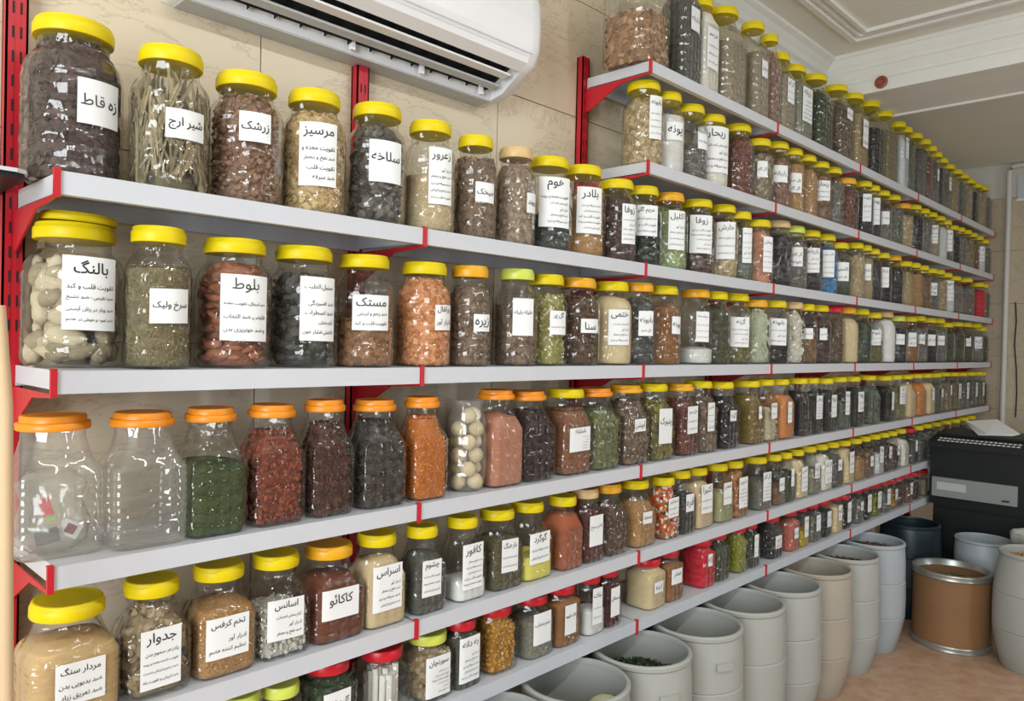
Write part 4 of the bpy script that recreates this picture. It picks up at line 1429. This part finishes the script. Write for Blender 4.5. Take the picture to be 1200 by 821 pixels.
def barrel(x, y, rim, bulge, base, H, mat, text, handle=False, fill=None, group=None, inner=None):
    root = empty('barrel', (x, y, 0), text, 'barrel', group)
    pr = [(base * .96, 0), (base, .008), (base + (bulge - base) * .55, H * .17), (bulge * .975, H * .30), (bulge * .99, H * .333), (bulge * .965, H * .34), (bulge * .99, H * .348), (bulge, H * .5),
          (bulge * .985, H * .645), (bulge * .962, H * .652), (bulge * .98, H * .66), (rim + (bulge - rim) * .55, H * .82), (rim * 1.01, H * .94), (rim * .995, H * .965)]
    b = MB().lathe(pr + [(rim * .955, H * .965), (rim * .95, H * .9), (bulge * .94, H * .6), (bulge * .94, H * .4), (base * .94, .03), (0.001, .03)], 56)
    b.build('body', mat, root, smooth=True, sharp=35)
    MB().lathe([(rim * .955, H * .962), (rim * 1.0, H * .962), (rim * 1.03, H * .972), (rim * 1.03, H * .992), (rim * 1.0, H), (rim * .955, H), (rim * .945, H * .98), (rim * .955, H * .962)], 56, cap=False).build('rim', mat, root, smooth=True, sharp=35)
    if handle:
        an = -.42
        hb = MB()
        q = bulge * .955
        for i in range(6):
            a0, a1 = an - .2 + i * .066, an - .2 + (i + 1) * .066
            for (r0, r1, z0, z1) in ((q, q + .012, H * .80, H * .845), (q - .004, q + .003, H * .66, H * .80)):
                vs = [(r0 * math.cos(a0), r0 * math.sin(a0), z0), (r1 * math.cos(a0), r1 * math.sin(a0), z0), (r1 * math.cos(a1), r1 * math.sin(a1), z0), (r0 * math.cos(a1), r0 * math.sin(a1), z0),
                      (r0 * math.cos(a0), r0 * math.sin(a0), z1), (r1 * math.cos(a0), r1 * math.sin(a0), z1), (r1 * math.cos(a1), r1 * math.sin(a1), z1), (r0 * math.cos(a1), r0 * math.sin(a1), z1)]
                hb.add(vs, [(3, 2, 1, 0), (4, 5, 6, 7), (0, 1, 5, 4), (1, 2, 6, 5), (2, 3, 7, 6), (3, 0, 4, 7)])
        hb.build('handle', mat, root)
    if fill:
        good, level = fill
        me, fz = jar_fill('R', GOODS[good][0], .4, 0)
        s = bulge * .90 / .075
        fb = MB()
        rr = bulge * .93 if level < .7 else (rim * .955 + (bulge - rim) * .55 * max(0, (.95 - level) / .3))
        vs = [(0, 0, level * H + .02)]
        for j, fr in enumerate((.3, .6, .85, 1.0)):
            for i in range(28):
                a = 2 * math.pi * i / 28
                vs.append((rr * fr * math.cos(a), rr * fr * math.sin(a), level * H + .02 * (1 - fr) + .010 * math.sin(3 * a + j) * (fr < .9)))
        fs = [(0, 1 + i, 1 + (i + 1) % 28) for i in range(28)]
        for j in range(3):
            fs += [(1 + j * 28 + i, 1 + (j + 1) * 28 + i, 1 + (j + 1) * 28 + (i + 1) % 28, 1 + j * 28 + (i + 1) % 28) for i in range(28)]
        fb.add(vs, fs, .3)
        for i in range(700):
            q = rr * .97 * math.sqrt(rnd.random()); a = rnd.uniform(0, 6.283)
            c = Vector((q * math.cos(a), q * math.sin(a), level * H + .022 * (1 - q / rr) + .004 + .012 * rnd.random()))
            Mx = Matrix.Rotation(rnd.uniform(0, 6), 3, 'X') @ Matrix.Rotation(rnd.uniform(0, 6), 3, 'Z')
            fb.add([tuple(c + Mx @ Vector((p[0] * .013, p[1] * .006, p[2] * .003))) for p in OCT[0]], OCT[1], rnd.random())
        o = put('contents', fb.mesh('contents', False, gmat(good), tone=True), root)
        o['kind'] = 'stuff'
    return root


ys = [1.12, 1.48, 1.840, 2.197, 2.560, 2.918, 3.276, 3.640, 4.010, 4.405]
txt = ['white barrel hidden low under the near part of the bottom shelf', 'empty white barrel nearest the camera under the bottom shelf',
       'white barrel with a pale lump inside, second visible under the shelf', 'white barrel half full of dark herbs with a moulded grip',
       'empty white barrel with a moulded grip, right of the herb-filled barrel', 'empty white barrel below the second red clip of the bottom shelf',
       'empty greyish white barrel directly left of the stained tan-white barrel', 'stained tan-white empty barrel, third from the far end of the row',
       'white barrel filled with brown herbs, second from the far end', 'bluish white barrel filled with dark herbs at the far end']
mats = [M_BARREL] * 7 + [M_BARREL3, M_BARREL, M_BARREL2]
fills = {3: ('dgreen', .80), 8: ('brownd', .86), 9: ('brownd', .88)}
for i, yv in enumerate(ys):
    if i == 0:
        continue
    barrel(BX, yv, BR, .1765, .135, BZR, mats[i], txt[i], handle=i in (3, 4), fill=fills.get(i), group='white barrels under the bottom shelf')
lump = MB().add([tuple(Vector(q) * .05) for q in iv], if_).build('pale_lump', plain('pale_lump', 'b8b890', 0.6, bump=.3), smooth=True, sharp=None, loc=(BX + .07, 1.845 + .05, .50))
lump.scale = (1, 1.3, .7)
tag(lump, 'pale yellowish lump lying inside the second visible white barrel', 'lump')
barrel(1.09, 4.72, .165, .192, .15, .60, M_BARREL, 'white barrel standing alone right of the brown fibre drum', fill=('tan', .9))
barrel(.36, 5.14, .165, .18, .16, .565, M_BLUE, 'dark blue plastic barrel behind the white row and the brown drum', None)
barrel(.72, 5.32, .150, .158, .135, .50, M_BARREL2, 'pale grey tub partly hidden behind the brown fibre drum', None)

# fibre drum with steel hoops
dr = empty('fibre_drum', (.685, 4.79, 0), 'open brown fibreboard drum with steel hoops on the floor', 'drum')
MB().lathe([(.192, .03), (.194, .05), (.194, .37), (.192, .40), (.182, .40), (.182, .05), (0.001, .05)], 56).build('shell', M_FIBRE, dr, smooth=True, sharp=35)
for z0, z1 in ((0, .034), (.385, .418)):
    MB().lathe([(.176, z0), (.199, z0), (.202, z0 + .006), (.199, (z0 + z1) / 2), (.202, z1 - .006), (.199, z1), (.180, z1), (.178, z0 + .004), (.176, z0)], 56, cap=False).build('hoop', M_STEEL, dr, smooth=True, sharp=35)
fb = MB()
for i in range(600):
    q = .176 * math.sqrt(rnd.random()); a = rnd.uniform(0, 6.283)
    c = Vector((q * math.cos(a), q * math.sin(a), .335 + .01 * rnd.random()))
    Mx = Matrix.Rotation(rnd.uniform(0, 6), 3, 'X') @ Matrix.Rotation(rnd.uniform(0, 6), 3, 'Z')
    fb.add([tuple(c + Mx @ Vector((p[0] * .012, p[1] * .006, p[2] * .003))) for p in OCT[0]], OCT[1], rnd.random())
fb.lathe([(.181, .30), (.181, .333), (0.001, .338)], 32)
o = put('contents', fb.mesh('contents', False, gmat('olivel'), tone=True), dr)
o['kind'] = 'stuff'

# dark bin lined with a pale bag
bn = empty('bin', (1.07, 5.22, 0), 'black bin lined with a crumpled pale sack behind the white barrel', 'bin')
MB().lathe([(.15, 0), (.16, .01), (.175, .57), (.165, .57), (.15, .05), (0.001, .05)], 36).build('body', M_BLACKBAG, bn, smooth=True, sharp=35)
MB().lathe([(.150, .50), (.165, .575), (.182, .60), (.196, .585), (.192, .55), (.186, .53), (.188, .556), (.176, .572)], 60, lambda a, zz: 1 + .03 * math.sin(a * 9) + .02 * math.sin(a * 17 + 1), cap=False).build('bag_rim', plain('pale_sack', (0.42, 0.42, 0.40), 0.6, bump=.4, bscale=30), bn, smooth=True, sharp=None)
MB().lathe([(.150, .50), (.1, .49), (0.001, .485)], 36).build('sack_inside', M_BLACKBAG, bn, smooth=True)

# ------------------------------------------------------------------ photocopier in the far corner
cp = empty('photocopier', (.62, 5.85, 0), 'black floor-standing photocopier with a grey tray front beside the shelves', 'photocopier')
X0, X1, Y0, Y1 = -.28, .30, -.26, .30
MB().box((X0 + .02, Y0 + .02, 0.02), (X1 - .02, Y1, .62)).box((X0, Y0 - .0, .62), (X1, Y1, 1.00)).build('body', M_ACB, cp)
MB().box((X0 + .04, Y0, 0), (X1 - .04, Y1 - .02, .02)).build('plinth', M_DARK, cp)
M_TRAY = plain('grey_tray', (0.26, 0.29, 0.27), 0.45)
MB().box((X0 + .02, Y0 - .022, .675), (X1 - .08, Y0, .80)).build('tray', M_TRAY, cp)
MB().box((X0 + .05, Y0 - .0235, .72), (X0 + .22, Y0 - .022, .77)).build('sticker', plain('pale_sticker', (0.5, 0.53, 0.5), .5), cp)
MB().box((X1 - .16, Y0 - .026, .695), (X1 - .12, Y0 - .022, .705)).build('latch', M_ACB, cp)
MB().box((X0 + .03, Y0, .34), (X1 - .04, Y0 + .021, .60)).build('lower_drawer', M_ACB, cp)
MB().prism([(Y0 - .05, 1.00), (Y0 + .10, 1.00), (Y0 + .10, 1.07), (Y0 - .05, 1.035)], 'x', X0, X1 - .02).build('control_panel', M_ACB, cp)
kb = MB()
for i in range(18):
    for j in range(2):
        xx = X0 + .05 + i * .026
        yy = Y0 - .035 + j * .045
        zz = 1.0385 + (yy - Y0 + .05) * .233
        kb.box((xx, yy, zz), (xx + .017, yy + .022, zz + .006))
ko = kb.build('keys', plain('pale_keys', (0.62, 0.64, 0.62), .4), cp)
ko['kind'] = 'stuff'
MB().box((X0 + .01, Y0 + .10, 1.00), (X1 - .02, Y1 - .02, 1.085)).build('lid', M_ACB, cp)
pb = MB()
pb.box((-.10, -.145, 0), (.10, .145, .003))
pp = empty('paper_sheets', (.62, 5.84, 1.088), 'white sheets of paper lying on top of the black photocopier', 'paper', rz=.5)
for i in range(4):
    s = MB().add([(-.10, -.14, 0), (.10, -.14, .006), (.10, .14, .075), (-.10, .14, .055), (-.10, -.14, .002), (.10, -.14, .008), (.10, .14, .077), (-.10, .14, .057)],
                 [(3, 2, 1, 0), (4, 5, 6, 7), (0, 1, 5, 4), (1, 2, 6, 5), (2, 3, 7, 6), (3, 0, 4, 7)]).build('sheet', M_PAPER, pp, loc=(.006 * i, -.004 * i, .004 * i))
    s.rotation_euler.z = .06 * i

# ------------------------------------------------------------------ end wall fittings
cd = MB().tube([(.385, END_Y - .03, 0.0), (.385, END_Y - .03, 3.10), (.387, END_Y - .03, 3.14), (.40, END_Y - .03, 3.165), (.43, END_Y - .03, 3.175), (1.4, END_Y - .03, 3.175)], .022, 12)
tag(cd.build('conduit_pipe', plain('white_pipe', (0.60, 0.60, 0.55), 0.4), smooth=True, sharp=40), 'white plastic pipe rising up the tiled end wall beside the shelves', 'pipe')
hp = empty('hanging_paper', (.50, END_Y - .012, 3.0), 'pale sheet with a dark clip hung high on the end wall', 'paper')
MB().box((-.055, -.006, -.10), (.12, 0, .10)).build('sheet', plain('pale_sheet', (0.50, 0.55, 0.55), .5), hp)
MB().tube([(-.01, -.012, .03), (.02, -.012, .045), (.035, -.012, .075), (.02, -.012, .095), (.045, -.012, .11)], .008, 6).build('clip', M_ACB, hp)
MB().box((-.065, -.008, -.115), (.13, 0, -.10)).build('bottom_rail', M_ACW, hp)
cb = MB().tube([(.45, END_Y - .006, 2.05), (.46, END_Y - .006, 1.9), (.452, END_Y - .006, 1.7), (.47, END_Y - .006, 1.5), (.478, END_Y - .006, 1.3), (.474, END_Y - .006, 1.1)], .005, 6)
tag(cb.build('cable', M_ACB, smooth=True), 'thin dark cable hanging wavy down the tiled end wall', 'cable')
sb = empty('socket', (.29, END_Y - .002, .985), 'pale square socket on the end wall behind the photocopier', 'socket')
MB().box((-.05, -.022, -.05), (.05, 0, .05)).build('plate', plain('pale_socket', (0.5, 0.58, 0.54), .4), sb)
MB().lathe([(.02, 0), (.02, .003), (0.001, .003)], 20).build('outlet', M_ACG, sb, loc=(0, -.022, 0)).rotation_euler = (math.pi / 2, 0, 0)

pe = empty('plate_end', (0, .386, 1.905), 'pale rounded plate with dark underside jutting in left of the near upright', 'plate')
pts = [(0.0, -.30), (0.0, 0.0), (.215, 0.0), (.240, -.008), (.250, -.024), (.250, -.30)]
MB().prism(pts, 'z', .003, .010).build('plate', M_SHELF, pe)
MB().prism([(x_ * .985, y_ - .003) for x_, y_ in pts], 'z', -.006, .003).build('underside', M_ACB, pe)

# pale wooden pole leaning at the near end of the shelves
pl = MB().tube([(.42, .325, 0.0), (.425, .322, .5), (.43, .318, 1.0), (.43, .310, 1.5), (.42, .300, 1.66)], .011, 12)
tag(pl.build('wooden_pole', M_WOOD, smooth=True, sharp=40), 'pale wooden pole standing upright at the near end of the shelves', 'pole')
